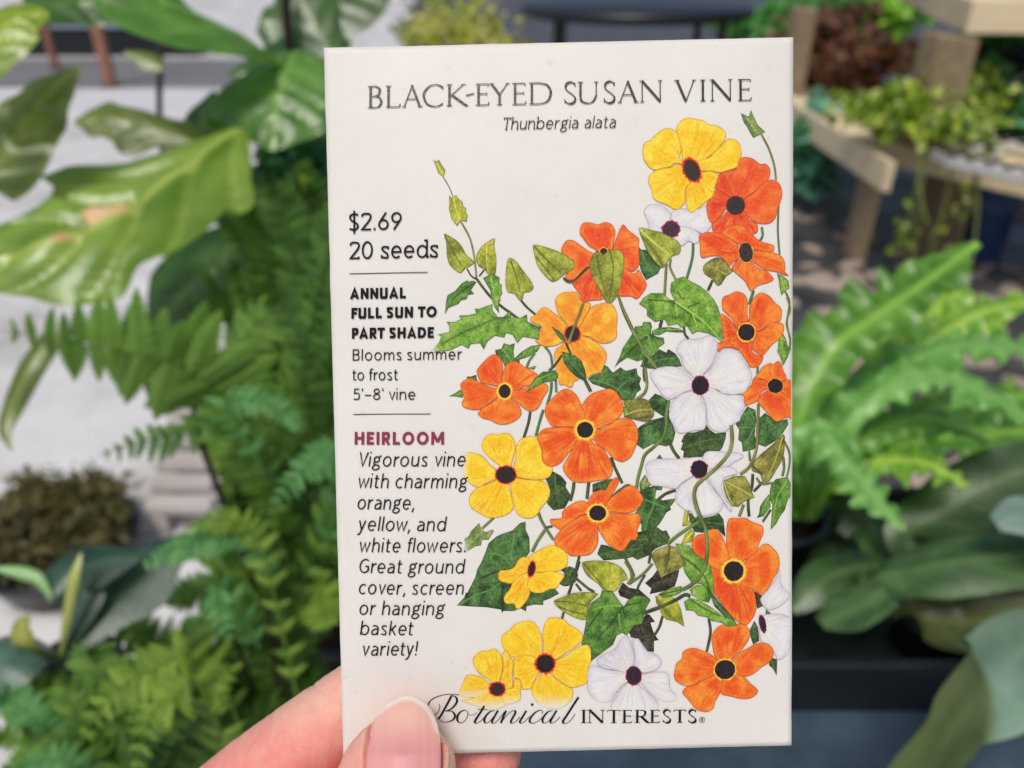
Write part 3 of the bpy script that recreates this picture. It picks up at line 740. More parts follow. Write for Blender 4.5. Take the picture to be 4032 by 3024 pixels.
flower('G', 'yellow', (1232, 1110, 96, 96, 0), [
 '1190,1080 1200,900 1190,800 1150,710 1110,660 1040,645 960,660 890,690 840,750 770,800 760,880 790,960 870,1030 950,1040 1060,1020 1150,1070',
 '1210,1080 1210,900 1200,800 1220,690 1260,620 1330,605 1430,625 1490,680 1560,720 1620,770 1640,820 1610,880 1540,940 1460,990 1380,1050 1280,1090',
 '1190,1090 1080,1020 990,1020 900,1040 890,1150 890,1260 950,1280 975,1330 980,1390 1050,1390 1090,1370 1130,1270 1210,1150',
 '1280,1100 1420,1040 1520,970 1620,910 1690,900 1720,960 1730,1080 1700,1140 1700,1230 1680,1320 1600,1360 1500,1370 1400,1310 1330,1250 1280,1160',
 '1240,1150 1310,1240 1400,1320 1500,1370 1535,1400 1520,1500 1440,1580 1340,1610 1200,1580 1110,1490 1085,1400 1110,1310 1160,1260 1220,1150'],
 'large yellow printed flower near the bottom of the packet', 1.22, (38, 30, 28), fades={4: (math.pi / 2, 2700, 2790)})
flower('G', 'yellow', (715, 1390, 78, 70, 0), [
 '690,1400 540,1440 420,1500 320,1520 500,1580 650,1620 780,1580 800,1540 740,1420',
 '670,1380 570,1270 480,1240 400,1235 360,1280 320,1380 290,1450 400,1480 500,1470 670,1410',
 '700,1350 600,1270 520,1220 470,1150 450,1080 480,1020 550,970 620,970 680,945 740,990 770,1060 775,1150 760,1230 730,1340',
 '740,1370 840,1380 890,1360 890,1290 950,1280 975,1320 965,1400 965,1500 900,1540 800,1550 740,1430',
 '740,1350 760,1230 780,1150 770,1000 820,970 860,1040 890,1080 880,1180 880,1280 885,1370 850,1390 760,1380'],
 'small yellow printed flower at the bottom, fading into the paper', 1.25, (58, 40, 36), fades={0: (math.pi / 2, 2715, 2790), 1: (math.pi / 2, 2675, 2755), 3: (math.pi / 2, 2710, 2780)}, tones={4: 0.1})
flower('I', 'white', (252, 965, 80, 96, 0), [
 '230,940 80,910 -60,890 -180,850 -240,900 -250,1080 -220,1180 -100,1260 0,1240 60,1160 110,1090 230,990',
 '260,1000 310,1070 400,1150 500,1240 520,1320 400,1400 200,1400 30,1360 10,1270 60,1200 110,1110 230,1010',
 '280,970 450,930 580,925 640,970 640,1050 660,1130 720,1190 700,1240 600,1250 510,1220 420,1150 290,1000',
 '240,930 250,820 260,740 230,640 210,560 160,530 110,560 70,640 0,700 -80,730 -150,790 -130,850 -60,890 60,905 220,960',
 '260,930 265,760 240,640 240,570 300,560 340,620 390,690 480,730 540,780 550,840 500,900 400,930 280,950'],
 'white printed flower at the bottom between yellow and orange ones', 1.18, (48, 32, 44), fades={1: (math.pi / 2, 2745, 2810), 0: (math.pi / 2, 2700, 2790), 2: (math.pi / 2, 2690, 2775)}, tones={3: 0.25})

front = Print()
for a in [
    ('A', '1100,1295 1200,1310 1300,1340 1400,1380 1500,1440 1550,1510 1530,1560 1450,1600 1400,1640 1330,1690 1270,1670 1190,1580 1140,1500 1115,1400', 'lt', [('1110,1310 1250,1460 1400,1600', 5, False), ('1130,1420 1250,1570 1330,1680', 4, False)], None, 2),
    ('A', '1780,1360 1830,1400 1870,1395 1920,1340 1960,1360 1990,1340 2050,1370 2080,1450 2070,1560 2050,1700 2000,1850 1930,1925 1880,1900 1800,1760 1740,1640 1710,1530 1720,1450', 'lt', [('1920,1350 1960,1500 1950,1700 1920,1900', 4, False), ('1790,1400 1820,1600 1890,1850', 4, False)], None, 2),
    ('D', '300,10 400,20 520,50 640,100 720,150 755,210 740,280 660,310 610,370 560,435 500,400 400,270 350,150', 'lt', [('310,20 450,150 640,300', 5, True), ('350,110 470,260 560,420', 12, False)], None, 2),
    ('C', '1410,1060 1480,1080 1560,1110 1620,1160 1660,1260 1670,1330 1640,1370 1560,1330 1490,1260 1430,1180', 'dk2'),
    ('C', '1300,790 1380,840 1440,900 1450,960 1400,930 1340,860', 'dk2'),
    ('C', '1030,1500 1080,1420 1120,1350 1200,1280 1270,1275 1340,1260 1370,1320 1350,1370 1220,1390 1120,1450', 'md', [('1050,1470 1160,1360 1300,1300', 4, True)]),
    ('F', '140,340 250,330 340,320 410,350 440,410 470,460 450,530 380,570 270,550 140,510 200,470 150,400', 'ol', [('150,500 300,450 440,440', 5, True), ('270,540 440,510', 9, False)], None, 2),
    ('F', '1880,710 1895,800 1880,960 1800,1100 1720,1220 1650,1220 1620,1140 1570,1120 1530,1100 1530,1030 1600,950 1750,830', 'ol', [('1870,740 1800,960 1700,1190', 4, True), ('1540,1060 1640,1140', 8, False)], None, 2),
    ('F', '1215,1210 1330,1160 1450,1160 1500,1240 1530,1340 1560,1390 1450,1430 1380,1490 1310,1480 1250,1390 1220,1300', 'ol', [('1225,1215 1400,1300 1550,1390', 5, True), ('1220,1230 1280,1400 1320,1470', 5, True)]),
    ('H', '690,360 850,380 900,470 1000,530 1070,600 1110,740 1115,980 1060,860 980,800 870,780 800,680 780,620 800,570 740,450', 'br', [('760,500 900,600 1010,720 1100,940', 6, False)]),
    ('H', '430,490 480,430 620,380 700,400 760,500 805,580 720,650 600,700 535,735 500,640', 'ol', [('630,400 620,520 580,680', 5, False), ('600,480 580,600', 10, False)]),
    ('H', '510,910 600,860 760,820 770,880 700,920 560,935', 'br', [('520,915 760,860', 4, False)]),
    ('H', '480,920 560,940 660,930 720,990 760,1080 795,1260 720,1210 600,1180 550,1130 520,1040 490,1000', 'yl', [('490,960 600,1100 700,1200', 12, False)]),
    ('H', '1060,880 1120,930 1200,1030 1330,1180 1370,1260 1250,1170 1120,1040', 'dk2'),
    ('H', '850,860 930,810 1040,820 1090,920 1060,1000 980,980 880,920', 'br', [('1040,830 1070,960', 8, False)]),
    ('H', '790,990 850,950 940,970 1050,1030 1160,1110 1250,1170 1310,1180 1370,1260 1260,1265 1200,1220 1090,1200 1040,1160 940,1140 900,1090 810,1080', 'br', [('870,970 1000,1060 1180,1150', 5, False)]),
    ('G', '1320,430 1400,390 1530,340 1700,330 1800,350 1720,430 1690,530 1670,630 1560,610 1440,550 1360,490', 'lt', [('1340,430 1500,440 1680,480', 4, False), ('1380,490 1520,540 1660,570', 5, False)], None, 2),
    ('G', '1840,310 1960,330 2050,460 2080,490 2120,420 2200,360 2305,377 2365,417 2315,507 2275,680 2190,690 2110,800 2060,770 2000,800 1960,900 1850,980 1725,1080 1725,950 1700,900 1620,900 1650,760 1670,650 1690,540 1720,450 1820,380', 'md',
     [('2060,490 1960,640 1800,830', 5, False), ('2060,490 2100,620', 5, False), ('2050,480 1900,480 1740,520', 4, True), ('2080,480 2250,440', 4, False), ('1700,700 1850,500', 5, False), ('2020,560 2040,720', 4, True)]),
    ('G', '1630,10 1750,-10 1900,0 2010,40 2080,100 2120,190 2060,210 2020,290 1960,325 1850,300 1800,240 1690,160 1640,80', 'yl', [('1640,20 1760,160 1880,310', 5, False), ('1640,90 1760,230', 10, False)], None, 2),
]:
    leaf(front, *a)
for a in [
    ('C', '1425,265 1480,310 1550,290 1640,200 1700,150', 9, 'd'), ('C', '1640,540 1590,680 1530,830 1480,980', 11, 'o'),
    ('C', '1450,960 1480,1030 1510,1090', 9, 'd'), ('C', '1410,1100 1340,1200 1270,1265', 9, 'd'), ('C', '1650,1350 1720,1490', 13, 'd'),
    ('F', '1600,380 1590,700 1570,900 1500,1060 1400,1140', 12, 'o'), ('F', '1300,610 1310,780 1270,920 1150,1060 1000,1190 920,1270 900,1370 930,1500 990,1660', 15, 'o'),
    ('H', '940,20 1010,170 1040,350 1030,550 980,690 880,800 770,860', 15, 'g'), ('H', '950,130 830,200 700,290 610,370', 13, 'g'),
    ('H', '860,930 800,915 700,970 550,1040 360,1110', 14, 'd'),
]:
    vine(front, *a)
front.build('printed_buds')
# ------------------------------------------------------------------ printed lettering
def arc(cx, cy, rx, ry, a0, a1, n=22):
    a = np.radians(np.linspace(a0, a1, n))
    return np.stack([cx + rx * np.cos(a), cy + ry * np.sin(a)], 1)
def cat(*p):
    return smooth_loop(np.array(p, float), 6, False)
def pl(*p):
    return np.array(p, float)
def cv(a, *b):
    return np.vstack([a] + [np.array([q], float) if not isinstance(q, np.ndarray) else q for q in b])

def glyph(ch, w, x=0.72, slab=False):
    """centre-line strokes of one monoline letter: cap height 1, stroke width w"""
    h = w / 2
    sr = []
    if ch == 'o': W = .66; S = [arc(W/2, x/2, W/2-h, x/2-h+.012, 0, 360, 40)]
    elif ch == 'e': W = .62; S = [cv(pl((h+.02, x/2), (W-h, x/2)), arc(W/2, x/2, W/2-h, x/2-h+.012, 4, 316, 34))]
    elif ch == 'c': W = .55; S = [arc(.33, x/2, .33-h, x/2-h+.012, 48, 312, 30)]
    elif ch == 'a':
        W = .54
        S = [cv(cat((.07, x-.09), (.25, x-h), (W-h-.04, x-.15), (W-h, x*.58)), (W-h, 0.)),
             cat((W-h, .43), (.3, .42), (.1, .34), (h, .2), (.09, .07), (.22, h), (.38, .08), (W-h, .22))]
    elif ch in 'bd':
        W = .66; s = h if ch == 'b' else W-h
        S = [arc(W/2, x/2, W/2-h, x/2-h+.012, 0, 360, 40), pl((s, 0), (s, 1.03))]
        if slab and ch == 'd': sr = [pl((s-.17, 1.03-h), (s, 1.03-h)), pl((s, h), (s+.13, h))]
        if slab and ch == 'b': sr = [pl((s-.1, 1.03-h), (s, 1.03-h))]
    elif ch == 'g':
        W = .58
        S = [arc(.28, x-.225, .215-h+.03, .225-h, 0, 360, 32), pl((.42, x-.08), (.6, x+.045)),
             cat((.16, x-.41), (.09, .25), (.14, .15), (.3, .115), (.46, .08), (.54, -.03), (.46, -.17), (.27, -.23), (.08, -.18), (.03, -.08), (.08, .03), (.2, .11))]
    elif ch == 'f': W = .36; S = [cv(cat((.4, 1.03-h), (.29, 1.04-h), (.18, .96), (.15, .8)), (.15, 0.)), pl((0, x-h), (.35, x-h))]
    elif ch in 'hn':
        W = .58; S = [pl((h, 0), (h, 1.03 if ch == 'h' else x)), cv(cat((h, x*.66), (.18, x-.09), (.34, x-h), (W-h-.05, x-.12), (W-h, x*.58)), (W-h, 0.))]
        if slab: sr = [pl((h-.09, (1.03 if ch == 'h' else x)-h), (h, (1.03 if ch == 'h' else x)-h)), pl((W-h, h), (W-h+.12, h))]
    elif ch == 'm':
        W = .94; S = [pl((h, 0), (h, x))]
        for a, b in ((h, W/2), (W/2, W-h)):
            S.append(cv(cat((a, x*.66), (a+.14, x-.09), (a+.26, x-h), (b-.04, x-.12), (b, x*.58)), (b, 0.)))
    elif ch == 'i': W = w; S = [pl((h, 0), (h, x)), pl((h, .92), (h, .92+w*1.15))]
    elif ch == 'l': W = w; S = [pl((h, 0), (h, 1.03))]
    elif ch == 'k': W = .5; S = [pl((h, 0), (h, 1.03)), pl((W-.03, x), (h, .3)), pl((.19, .43), (W, 0))]
    elif ch == 'r': W = .36; S = [pl((h, 0), (h, x)), cat((h, x*.6), (.15, x-.13), (.26, x-h-.02), (.38, x-h))]
    elif ch == 's':
        W = .46; S = [cat((W-.05, x-.09), (.25, x-h), (.09, x-.09), (.07, x-.21), (.2, x/2+.03), (.36, .27), (W-h-.01, .17), (.37, .05), (.22, h), (.03, .09))]
        if slab: sr = [pl((W-.05, x-.02), (W-.05, x-.2)), pl((.04, .02), (.04, .2))]
    elif ch == 't': W = .37; S = [cv(pl((.14, x+.21), (.14, .2)), cat((.14, .17), (.17, .06), (.26, h), (.38, .05))), pl((0, x-h), (.36, x-h))]
    elif ch == 'u': W = .58; S = [cv(pl((h, x), (h, x*.4)), cat((h, x*.38), (.08, .12), (.24, h), (.42, .09), (W-h, .24))), pl((W-h, x), (W-h, 0))]
    elif ch == 'v': W = .54; S = [pl((h*.7, x), (W/2, .03), (W-h*.7, x))]
    elif ch == 'w': W = .86; S = [pl((h*.7, x), (W*.27, .03), (W/2, x*.9), (W*.73, .03), (W-h*.7, x))]
    elif ch == 'y': W = .54; S = [pl((h*.7, x), (W/2+.01, .03)), cv(pl((W-h*.7, x), (.22, -.1)), cat((.2, -.15), (.13, -.24), (-.02, -.26)))]
    elif ch == 'A': W = .8; S = [pl((h*.8, 0), (W/2, 1-h*.6), (W-h*.8, 0)), pl((.2, .27), (W-.2, .27))]
    elif ch == 'N': W = .72; S = [pl((h, 0), (h, 1)), pl((h*1.1, 1-h*.6), (W-h*1.1, h*.6)), pl((W-h, 0), (W-h, 1))]
    elif ch == 'M': W = .98; S = [pl((h, 0), (h*1.1, 1)), pl((h*1.2, 1-h*.5), (W/2, .2)), pl((W/2, .2), (W-h*1.2, 1-h*.5)), pl((W-h, 0), (W-h*1.1, 1))]
    elif ch == 'U': W = .7; S = [cv(pl((h, 1), (h, .4)), cat((h, .38), (.15, .1), (W/2, h), (W-.15, .1), (W-h, .38)), (W-h, 1.))]
    elif ch == 'L': W = .54; S = [pl((h, 1), (h, 0)), pl((h, h), (W, h))]
    elif ch == 'F': W = .54; S = [pl((h, 0), (h, 1)), pl((h, 1-h), (W, 1-h)), pl((h, .5), (W-.06, .5))]
    elif ch == 'E': W = .56; S = [pl((h, 0), (h, 1)), pl((h, 1-h), (W, 1-h)), pl((h, .51), (W-.06, .51)), pl((h, h), (W, h))]
    elif ch == 'H': W = .74; S = [pl((h, 0), (h, 1)), pl((W-h, 0), (W-h, 1)), pl((h, .51), (W-h, .51))]
    elif ch == 'I': W = w; S = [pl((h, 0), (h, 1))]
    elif ch == 'T':
        W = .66; S = [pl((W/2, 0), (W/2, 1)), pl((0, 1-h), (W, 1-h))]
        if slab: sr = [pl((h, 1), (h-.02, .84)), pl((W-h, 1), (W-h-.02, .84)), pl((W/2-.12, h), (W/2+.12, h))]
    elif ch == 'O': W = .9; S = [arc(W/2, .5, W/2-h, .5-h+.01, 0, 360, 44)]
    elif ch == 'S':
        W = .58; S = [cat((W-.05, .9-h*.3), (.3, 1-h), (.06+h*.5, .87), (h, .74), (.14, .58), (.36, .46), (W-h-.01, .3), (W-h-.06, .13), (.28, h), (.03, .1+h*.3))]
    elif ch == 'P': W = .6; S = [pl((h, 0), (h, 1)), cat((h, 1-h), (.32, 1-h), (W-h-.03, .9-h*.2), (W-h, .7), (W-h-.03, .5+h*.2), (.32, .4+h*.3), (h, .4+h*.3))]
    elif ch == 'R': W = .64; S = [pl((h, 0), (h, 1)), cat((h, 1-h), (.32, 1-h), (W-h-.05, .9-h*.2), (W-h-.03, .71), (W-h-.06, .53), (.32, .42+h*.3), (h, .42+h*.3)), pl((.3, .44), (W-h*.8, 0))]
    elif ch == 'D': W = .74; S = [pl((h, 0), (h, 1)), cat((h, 1-h), (.3, 1-h), (W-h-.1, .86-h*.4), (W-h, .5), (W-h-.1, .14+h*.4), (.3, h), (h, h))]
    elif ch == 'B': W = .62; S = [pl((h, 0), (h, 1)), cat((h, 1-h), (.33, 1-h), (.5, .92), (.54, .76), (.48, .59), (.3, .53), (h, .53)), cat((.3, .53), (.5, .48), (W-h, .28), (.52, .09), (.32, h), (h, h))]
    elif ch == 'V': W = .68; S = [pl((h*.7, 1), (W/2, .03), (W-h*.7, 1))]
    elif ch == 'G': W = .76; S = [cv(arc(.43, .5, .43-h, .5-h+.01, 50, 330, 32), pl((W-h, .2))), pl((W-h, .1), (W-h, .47), (.46, .47))]
    elif ch == '2':
        W = .58; S = [cv(cat((.03, .78), (.08, .91), (.27, 1-h), (.5, .9), (.54, .72), (.42, .5), (.2, .24)), pl((.04, h), (W, h)))]
        if slab: sr = [pl((W-h*.8, 0), (W-h*.8, .15))]
    elif ch == '6': W = .62; S = [arc(.31, .31, .31-h, .31-h, 0, 360, 34), pl((.07, .42), (.46, 1.0))]
    elif ch == '9': W = .62; S = [arc(.31, .69, .31-h, .31-h, 0, 360, 34), pl((.55, .58), (.16, 0.0))]
    elif ch == '0': W = .66; S = [arc(W/2, .5, W/2-h, .5-h+.01, 0, 360, 40)]
    elif ch == '5': W = .56; S = [cv(pl((.5, 1-h), (.12, 1-h), (.09, .56)), cat((.09, .56), (.28, .6), (.47, .53), (W-h, .32), (.46, .1), (.24, h), (.02, .08)))]
    elif ch == '8': W = .62; S = [arc(.31, .76, .235-h*.3, .24-h, 0, 360, 30), arc(.31, .27, .31-h, .275-h, 0, 360, 34)]
    elif ch == '$': W = .58; S = [glyph('S', w)[1][0], pl((W/2+.02, -.17), (W/2-.0, 1.14))]
    elif ch == '.': W = w*1.25; S = [pl((W/2, 0), (W/2, w*1.35))]
    elif ch == ',': W = w*1.3; S = [pl((W/2+.02, w*1.3), (W/2+.015, .0), (0., -.17))]
    elif ch == "'": W = w; S = [pl((h, 1.02), (h, .76))]
    elif ch == '-': W = .56; S = [pl((0, .4), (W, .4))]
    elif ch == '!': W = w*1.2; S = [pl((W/2, .28), (W/2, 1.03)), pl((W/2, 0), (W/2, w*1.3))]
    else: raise ValueError(ch)
    return W, S + sr

def ribbon(pts, wid):
    """flat pen stroke along pts; wid is one width or one per point"""
    p = np.asarray(pts, float)
    keep = np.r_[True, np.linalg.norm(np.diff(p, axis=0), axis=1) > 1e-6]
    p = p[keep]
    w = np.broadcast_to(np.asarray(wid, float), keep.shape)[keep] if np.ndim(wid) else np.full(len(p), float(wid))
    closed = np.linalg.norm(p[0] - p[-1]) < 1e-4
    d = np.diff(p, axis=0); d /= np.linalg.norm(d, axis=1)[:, None]
    n = np.stack([-d[:, 1], d[:, 0]], 1)
    if closed:
        na = np.vstack([n[-1:], n]); nb = np.vstack([n, n[:1]])
    else:
        na = np.vstack([n[:1], n]); nb = np.vstack([n, n[-1:]])
    b = na + nb
    b /= np.linalg.norm(b, axis=1)[:, None] + 1e-9
    sc = 1 / np.clip((b * na).sum(1), 0.5, 1)
    off = b * (w / 2 * sc)[:, None]
    V = np.vstack([p + off, p - off])
    m = len(p)
    return V, [(i, i + 1, m + i + 1, m + i) for i in range(m - 1)]

class Ink:
    def __init__(self):
        self.V = []; self.F = []; self.n = 0
    def stroke(self, P, w):
        V, F = ribbon(P, w)
        u, v = px2uv(V[:, 0], V[:, 1])
        self.k = getattr(self, 'k', 0) + 1
        self.V.append(onpaper(u, v, TEXTLIFT + self.k * 1.5e-7))
        for f in F:
            a, b, c = V[f[0]], V[f[1]], V[f[2]]
            cr = (b[0] - a[0]) * (c[1] - a[1]) - (b[1] - a[1]) * (c[0] - a[0])
            f = tuple(i + self.n for i in f)
            self.F.append(f if cr < 0 else f[::-1])
        self.n += len(V)
    def poly(self, P):
        V, F = fill(P, 400)
        u, v = px2uv(V[:, 0], V[:, 1])
        self.V.append(onpaper(u, v, TEXTLIFT))
        for f in F:
            a, b, c = V[f[0]], V[f[1]], V[f[2]]
            cr = (b[0] - a[0]) * (c[1] - a[1]) - (b[1] - a[1]) * (c[0] - a[0])
            f = tuple(i + self.n for i in f)
            self.F.append(f if cr < 0 else f[::-1])
        self.n += len(V)
    def line(self, text, p0, p1, cap, w, shear=0.0, x=0.72, slab=False, gap=0.17, space=0.34):
        p0 = np.array(p0, float); p1 = np.array(p1, float)
        ex = p1 - p0; L = np.linalg.norm(ex); ex /= L
        ey = np.array([0.012, -1.0])
        items = []; cur = 0.0; prev = ' '
        for ch in text:
            if ch == ' ':
                cur += space; prev = ' '; continue
            W, S = glyph(ch, w, x, slab)
            if prev != ' ':
                cur += gap
                if (prev + ch) in ('to', 'ow', 'ro', 're', 'ry', 'vi', 've', 'wi', 'FU', 'PA', 'RT', 'TO', 'fl', 'fr', 'Vi', 'y,', 'w,', 'rs', 'et', 'ty', 'Th'):
                    cur -= 0.07
            items.append((cur, S)); cur += W; prev = ch
        k = L / cur
        for x0, S in items:
            for s in S:
                X = (s[:, 0] + x0) * k + s[:, 1] * shear * cap
                Y = s[:, 1] * cap
                self.stroke(p0 + X[:, None] * ex + Y[:, None] * ey, w * cap)
    def build(self, name, mat):
        return mesh_obj(name, np.vstack(self.V), self.F, mat, packet)

TEXTLIFT = lift() + 2e-6
def cr_(ox, oy, s):
    return lambda x, y: (ox + x * s, oy + y * s)
c2 = cr_(1340, 800, .27125); c3 = cr_(1340, 1250, .27125); c4 = cr_(1340, 1670, .27125); c5 = cr_(1340, 2100, .30136)

t = Ink()
t.line('$2.69', c2(140, 410), c2(905, 399), 69, .105, slab=False, gap=.14)
t.line('20 seeds', c2(150, 822), c2(1428, 802), 69, .105, slab=True, gap=.14, space=.5)
t.stroke(np.array([c2(145, 1030), c2(1282, 1014)]), 3.0)
t.build('price_lettering', M_BLACK)
t = Ink()
t.line('ANNUAL', c2(155, 1395), c2(966, 1387), 42.5, .235, gap=.14)
t.line('FULL SUN TO', c3(172, 20), c3(1412, -2), 42.5, .235, gap=.14, space=.42)
t.line('PART SHADE', c3(180, 310), c3(1370, 297), 42.5, .235, gap=.14, space=.42)
t.build('light_need_lettering', M_BLACK)
t = Ink()
t.line('Blooms summer', c3(192, 625), c3(1770, 607), 44.5, .10, gap=.2, space=.5)
t.line('to frost', c3(188, 910), c3(848, 905), 44.5, .10, gap=.19, space=.5)
t.line("5'-8' vine", c3(203, 1191), c3(1103, 1185), 44.5, .10, gap=.17, space=.5)
t.stroke(np.array([c3(200, 1400), c3(1322, 1388)]), 3.0)
t.build('growing_note_lettering', M_BLACK)
t = Ink()
t.line('HEIRLOOM', c4(220, 289), c4(1517, 279), 50, .22, gap=.19)
t.build('heirloom_lettering', M_MAROON)
t = Ink()
it = dict(shear=.13, gap=.2, space=.56)
t.line('Vigorous vine', c4(272, 603), c4(1815, 590), 56, .095, **it)
t.line('with charming', c4(262, 913), c4(1835, 903), 56, .095, **it)
t.line('orange,', c4(255, 1222), c4(1080, 1215), 56, .095, **it)
t.line('yellow, and', c4(268, 1530), c4(1530, 1522), 56, .095, **it)
t.line('white flowers.', c5(252, 228), c5(1640, 214), 55.5, .095, **it)
t.line('Great ground', c5(250, 499), c5(1615, 490), 55.5, .095, **it)
t.line('cover, screen,', c5(246, 775), c5(1660, 762), 55.5, .095, **it)
t.line('or hanging', c5(252, 1045), c5(1355, 1031), 55.5, .095, **it)
t.line('basket', c5(266, 1308), c5(950, 1298), 55.5, .095, **it)
t.line('variety!', c5(290, 1578), c5(1002, 1561), 55.5, .095, **it)
t.build('description_lettering', M_BLACK)

# serif capitals with thick and thin strokes, for the title and the brand line
def pen(P, thick, thin, tilt=0.0):
    d = np.gradient(P, axis=0); a = np.arctan2(d[:, 1], d[:, 0]) - tilt
    return thin + (thick - thin) * np.abs(np.sin(a)) ** 1.3
def serif_cap(ink, ch, x0, x1, base, top, T, t_, org=None):
    """one letter between x0 and x1, on baseline y=base(x) up to y=top(x)"""
    W = x1 - x0
    def put(P, w):
        P = np.asarray(P, float)
        X = x0 + P[:, 0] * W
        yb, yt = base(X), top(X)
        ink.stroke(np.stack([X, yb + (yt - yb) * P[:, 1]], 1), w)
    def foot(x, y, half=None, side=0):
        h = (half or T * 1.15) / W
        a = x - h * (0.15 if side > 0 else 1); b = x + h * (0.15 if side < 0 else 1)
        put([(a, y), (b, y)], t_ * 0.9)
    e = t_ * .5 / abs(base(x0) - top(x0))
    B, U = e, 1 - e
    th = T / W / 2
    def stem(x, feet=True):
        put([(x, 0), (x, 1)], T)
        if feet:
            foot(x, B); foot(x, U)
    def curve(*p, thick=T, tilt=0.12):
        P = smooth_loop(np.array(p, float), 7, False)
        Q = P * np.array([W, abs(base(x0) - top(x0))])
        put(P, pen(Q, thick, t_, tilt))
    L = th + .06
    if ch == 'I': stem(.5)
    elif ch == 'L':
        stem(L); put([(L, B), (.94, B)], t_); put([(.93, B), (.99, .17)], t_)
    elif ch == 'E':
        stem(L); put([(L, U), (.9, U)], t_); put([(.9, U), (.92, .87)], t_); put([(L, .53), (.8, .53)], t_); put([(.8, .6), (.8, .46)], t_ * .9)
        put([(L, B), (.93, B)], t_); put([(.93, B), (.99, .16)], t_)
    elif ch == 'T':
        stem(.5, False); foot(.5, B); put([(.04, U), (.96, U)], t_); put([(.05, U), (.02, .84)], t_); put([(.95, U), (.98, .84)], t_)
    elif ch == 'B':
        stem(L); curve((L, U), (.5, U), (.8, .88), (.83, .76), (.74, .6), (.45, .53), (L, .53)); curve((.4, .53), (.72, .5), (.93, .36), (.93, .2), (.75, .05), (.5, B), (L, B))
    elif ch == 'R':
        stem(L); curve((L, U), (.42, U), (.66, .9), (.7, .75), (.62, .58), (.42, .5), (L, .5)); put([(.42, .5), (.82, .08), (1.0, .0)], [T, T, t_])
    elif ch == 'D':
        stem(L); curve((L, U), (.42, U), (.78, .9), (.95, .66), (.96, .42), (.82, .14), (.5, B), (L, B))
    elif ch == 'C':
        curve((.97, .84), (.82, .95), (.6, .99), (.3, .92), (.07, .66), (.05, .42), (.2, .13), (.5, .01), (.78, .03), (.98, .14)); put([(.97, .93), (.97, .77)], t_)
    elif ch == 'S':
        curve((.88, .84), (.75, .95), (.5, .99), (.22, .92), (.12, .76), (.25, .6), (.62, .44), (.88, .28), (.84, .1), (.6, .01), (.32, .02), (.06, .14), tilt=-.75); put([(.89, .95), (.89, .79)], t_); put([(.06, .04), (.05, .22)], t_)
    elif ch == 'K':
        stem(L); put([(.3 * 0 + L, .42), (.78, U)], t_); foot(.8, U, T * 1.0); put([(L + .1, .52), (.86, .06), (1.02, .0)], [T, T, t_])
    elif ch == 'A':
        put([(.1, 0), (.5, 1)], t_); put([(.47, 1.0), (.88, 0)], T); foot(.1, B, T * .9); foot(.88, B, T * 1.1); put([(.26, .36), (.7, .36)], t_)
    elif ch == 'V':
        put([(.12, 1), (.53, 0)], T); put([(.53, 0.02), (.9, 1)], t_); foot(.12, U, T * 1.1); foot(.9, U, T * .9)
    elif ch == 'Y':
        put([(.14, 1), (.52, .48)], T); put([(.52, .48), (.88, 1)], t_); put([(.52, .0), (.52, .5)], T); foot(.52, B); foot(.14, U); foot(.88, U, T * .9)
    elif ch == 'U':
        put([(.15, 1), (.15, .35)], T); curve((.15, .36), (.2, .12), (.45, .01), (.7, .08), (.85, .36), tilt=.2); put([(.85, .35), (.85, 1)], t_ * 1.2); foot(.15, U); foot(.85, U, T * .9)
    elif ch == 'N':
        put([(.13, 0), (.13, 1)], t_ * 1.15); put([(.12, 1), (.88, .02)], T); put([(.88, 0), (.88, 1)], t_ * 1.15); foot(.13, B, T * .9); foot(.88, U, T * .9); foot(.1, U, T * .8, -1)
    elif ch == '-':
        put([(.0, .47), (1, .55)], T * .55)

ct = cr_(1400, 250, .72333)
t = Ink(); t2 = Ink()
def tb(x): return 431 + (x - 1454) * (402 - 431) / (2951 - 1454)
def tt(x): return 343.5 + (x - 1454) * (316 - 343.5) / (2951 - 1454)
TITLE = [('B', 75, 147), ('L', 172, 248), ('A', 256, 368), ('C', 370, 480), ('K', 500, 612), ('-', 602, 645), ('E', 660, 728), ('Y', 722, 842), ('E', 857, 928), ('D', 945, 1064),
         ('S', 1133, 1200), ('U', 1203, 1325), ('S', 1346, 1412), ('A', 1422, 1536), ('N', 1538, 1668), ('V', 1728, 1848), ('I', 1862, 1905), ('N', 1918, 2048), ('E', 2078, 2148)]
for ch, a, b in TITLE:
    serif_cap(t, ch, 1400 + a * .72333, 1400 + b * .72333, tb, tt, 9.2, 3.9)
t.build('title_lettering', M_FOIL)
t = Ink()
t.line('Thunbergia alata', ct(800, 372), ct(1408, 360), 48, .08, shear=.13, slab=True, gap=.17, space=.6)
t.build('latin_name_lettering', M_BLACK)

